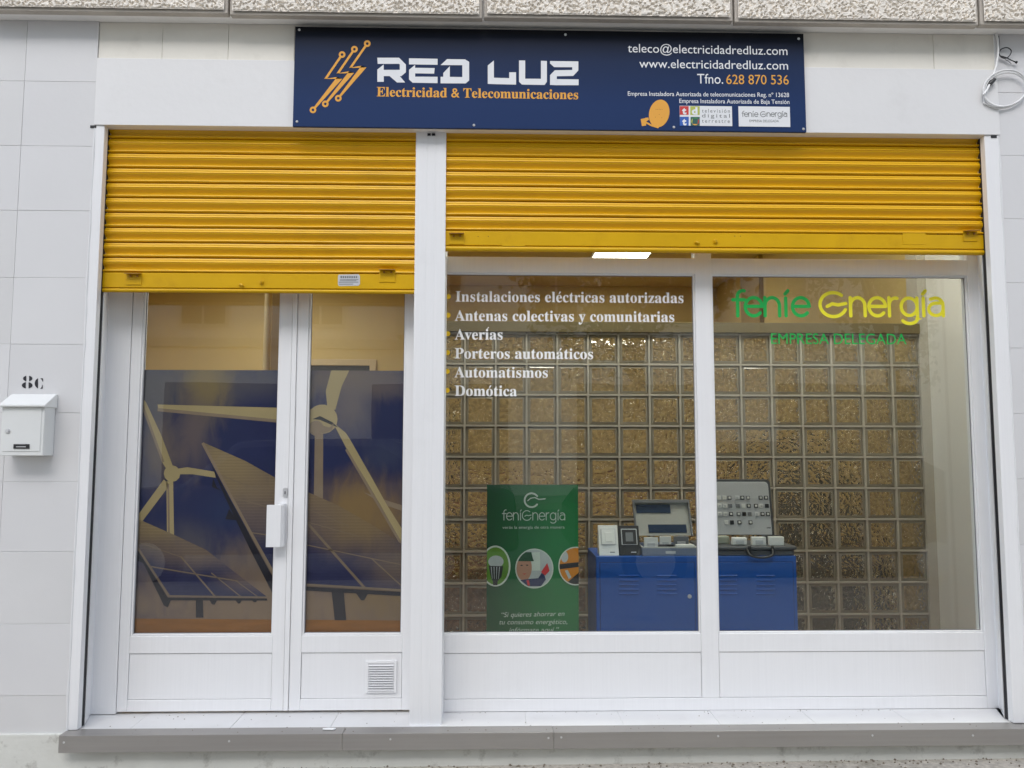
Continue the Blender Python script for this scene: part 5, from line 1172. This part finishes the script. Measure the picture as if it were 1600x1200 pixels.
# ================================================================== the street behind the camera (mirrored in the glass)
YO2 = -17.0
OW = mat('cream_render', (.86, .82, .74), .8, var=.1, vscale=1); ODK = mat('dark_window', (.03, .035, .04), .15); OFR = mat('pale_trim', (.62, .60, .56), .7); OBR = mat('brick_red_render', (.30, .14, .09), .8, var=.15)
t = thing('apartment_building', 'cream apartment building across the street, mirrored in the glass', 'building', (0, YO2, 0))
q = MB(); q.box(-16, 18, YO2-8, YO2, -.3, 17); q.build('wall', OW, t)
for fl in range(5):
    z = 4.2+fl*2.8
    if fl > 3: break
    q = MB(); q.box(-16, 18, YO2+.002, YO2+.12, z-.55, z-.30); q.build('string_course', OFR, t)
    for k in range(11):
        x = -14.5+k*3.1
        q = MB(); q.box(x, x+1.3, YO2+.002, YO2+.05, z, z+1.6); wn = q.build('window', OFR, t)
        q = MB(); q.box(x+.10, x+.62, YO2+.051, YO2+.06, z+.1, z+1.5); q.box(x+.68, x+1.20, YO2+.051, YO2+.06, z+.1, z+1.5); q.build('pane', ODK, wn)
        if k % 3 == 1:
            q = MB(); q.box(x-.4, x+1.7, YO2+.121, YO2+1.0, z-.30, z-.16); q.box(x-.4, x+1.7, YO2+.95, YO2+1.0, z-.159, z+.7); q.build('balcony', OFR, t)
for k in range(6):
    x = -14+k*5.4
    q = MB(); q.box(x, x+3.6, YO2+.002, YO2+.06, -.1, 2.7); q.build('shopfront', ODK, t)
def tree(x, y, h, seed, label):
    rr = random.Random(seed); zb_ = -.2
    t = thing('street_tree', label, 'tree', (x, y, zb_), 'street trees behind the camera')
    q = MB(); q.tube([(x, y, zb_), (x+.05, y, h*.35), (x-.05, y+.05, h*.6)], [.16, .12, .06], 8)
    for k in range(6):
        a = rr.uniform(0, 6.28); q.tube([(x, y, h*.33+k*.15), (x+math.cos(a)*.8, y+math.sin(a)*.8, h*.55+k*.15), (x+math.cos(a)*1.4, y+math.sin(a)*1.4, h*.75)], [.07, .045, .02], 6)
    q.build('trunk', mat('bark', (.12, .09, .06), .9), t, smooth=True)
    q = MB()
    cl_ = [(rr.gauss(0, .85), rr.gauss(0, .85), h*.68+rr.gauss(0, h*.13), rr.uniform(.35, .75)) for _ in range(34)]
    for i in range(3200):
        c = rr.choice(cl_); p = Vector((x+c[0]+rr.gauss(0, c[3]*.5), y+c[1]+rr.gauss(0, c[3]*.5), c[2]+rr.gauss(0, c[3]*.45)))
        a = Vector((rr.gauss(0, 1), rr.gauss(0, 1), rr.gauss(0, 1))).normalized(); b_ = a.orthogonal().normalized(); s = rr.uniform(.05, .11)
        q.add([p-a*s, p+b_*s*.5, p+a*s, p-b_*s*.5], [(0, 1, 2, 3)])
    q.build('crown', mat('leaf_green', (.05, .085, .025), .7, var=.4, vscale=2), t)
tree(2.6, -10.5, 6.2, 3, 'leafy street tree mirrored at the top of the middle of the window')
tree(7.4, -10.8, 6.6, 4, 'leafy street tree mirrored at the top right of the window')
def car(x, y, label, body):
    t = thing('parked_car', label, 'car', (x, y, -.34), 'cars parked along the kerb')
    B = mat('car_paint', body, .2, spec=.6); z = -.34
    prof = [(-2.1, .35), (-2.1, .75), (-1.95, .95), (-1.1, 1.02), (-.55, 1.45), (.9, 1.48), (1.75, 1.05), (2.1, .98), (2.15, .40)]
    q = MB(); n = len(prof)
    q.prism([(x+a, z+b_) for a, b_ in prof], y-.85, y+.85); q.build('body', B, t, bevel=.08, seg=3)
    q = MB(); q.prism([(x-.95, z+1.03), (x-.5, z+1.38), (x+.15, z+1.40), (x+.15, z+1.03)], y+.851, y+.86); q.prism([(x+.22, z+1.03), (x+.22, z+1.40), (x+.82, z+1.40), (x+1.4, z+1.06)], y+.851, y+.86); q.build('side_window', ODK, t)
    for wx in (-1.35, 1.35):
        q = MB(); q.cyl((x+wx, y+.70, z+.31), .31, (0, 1, 0), .18, 24); wh = q.build('wheel', BLACK, t, bevel=.03); q = MB(); q.cyl((x+wx, y+.881, z+.31), .19, (0, 1, 0), .01, 18); q.build('rim', STEEL, wh)
car(-1.9, -4.9, 'grey parked car mirrored in the door glass', (.10, .105, .12)); car(2.9, -4.9, 'dark parked car mirrored in the display window', (.02, .022, .03))
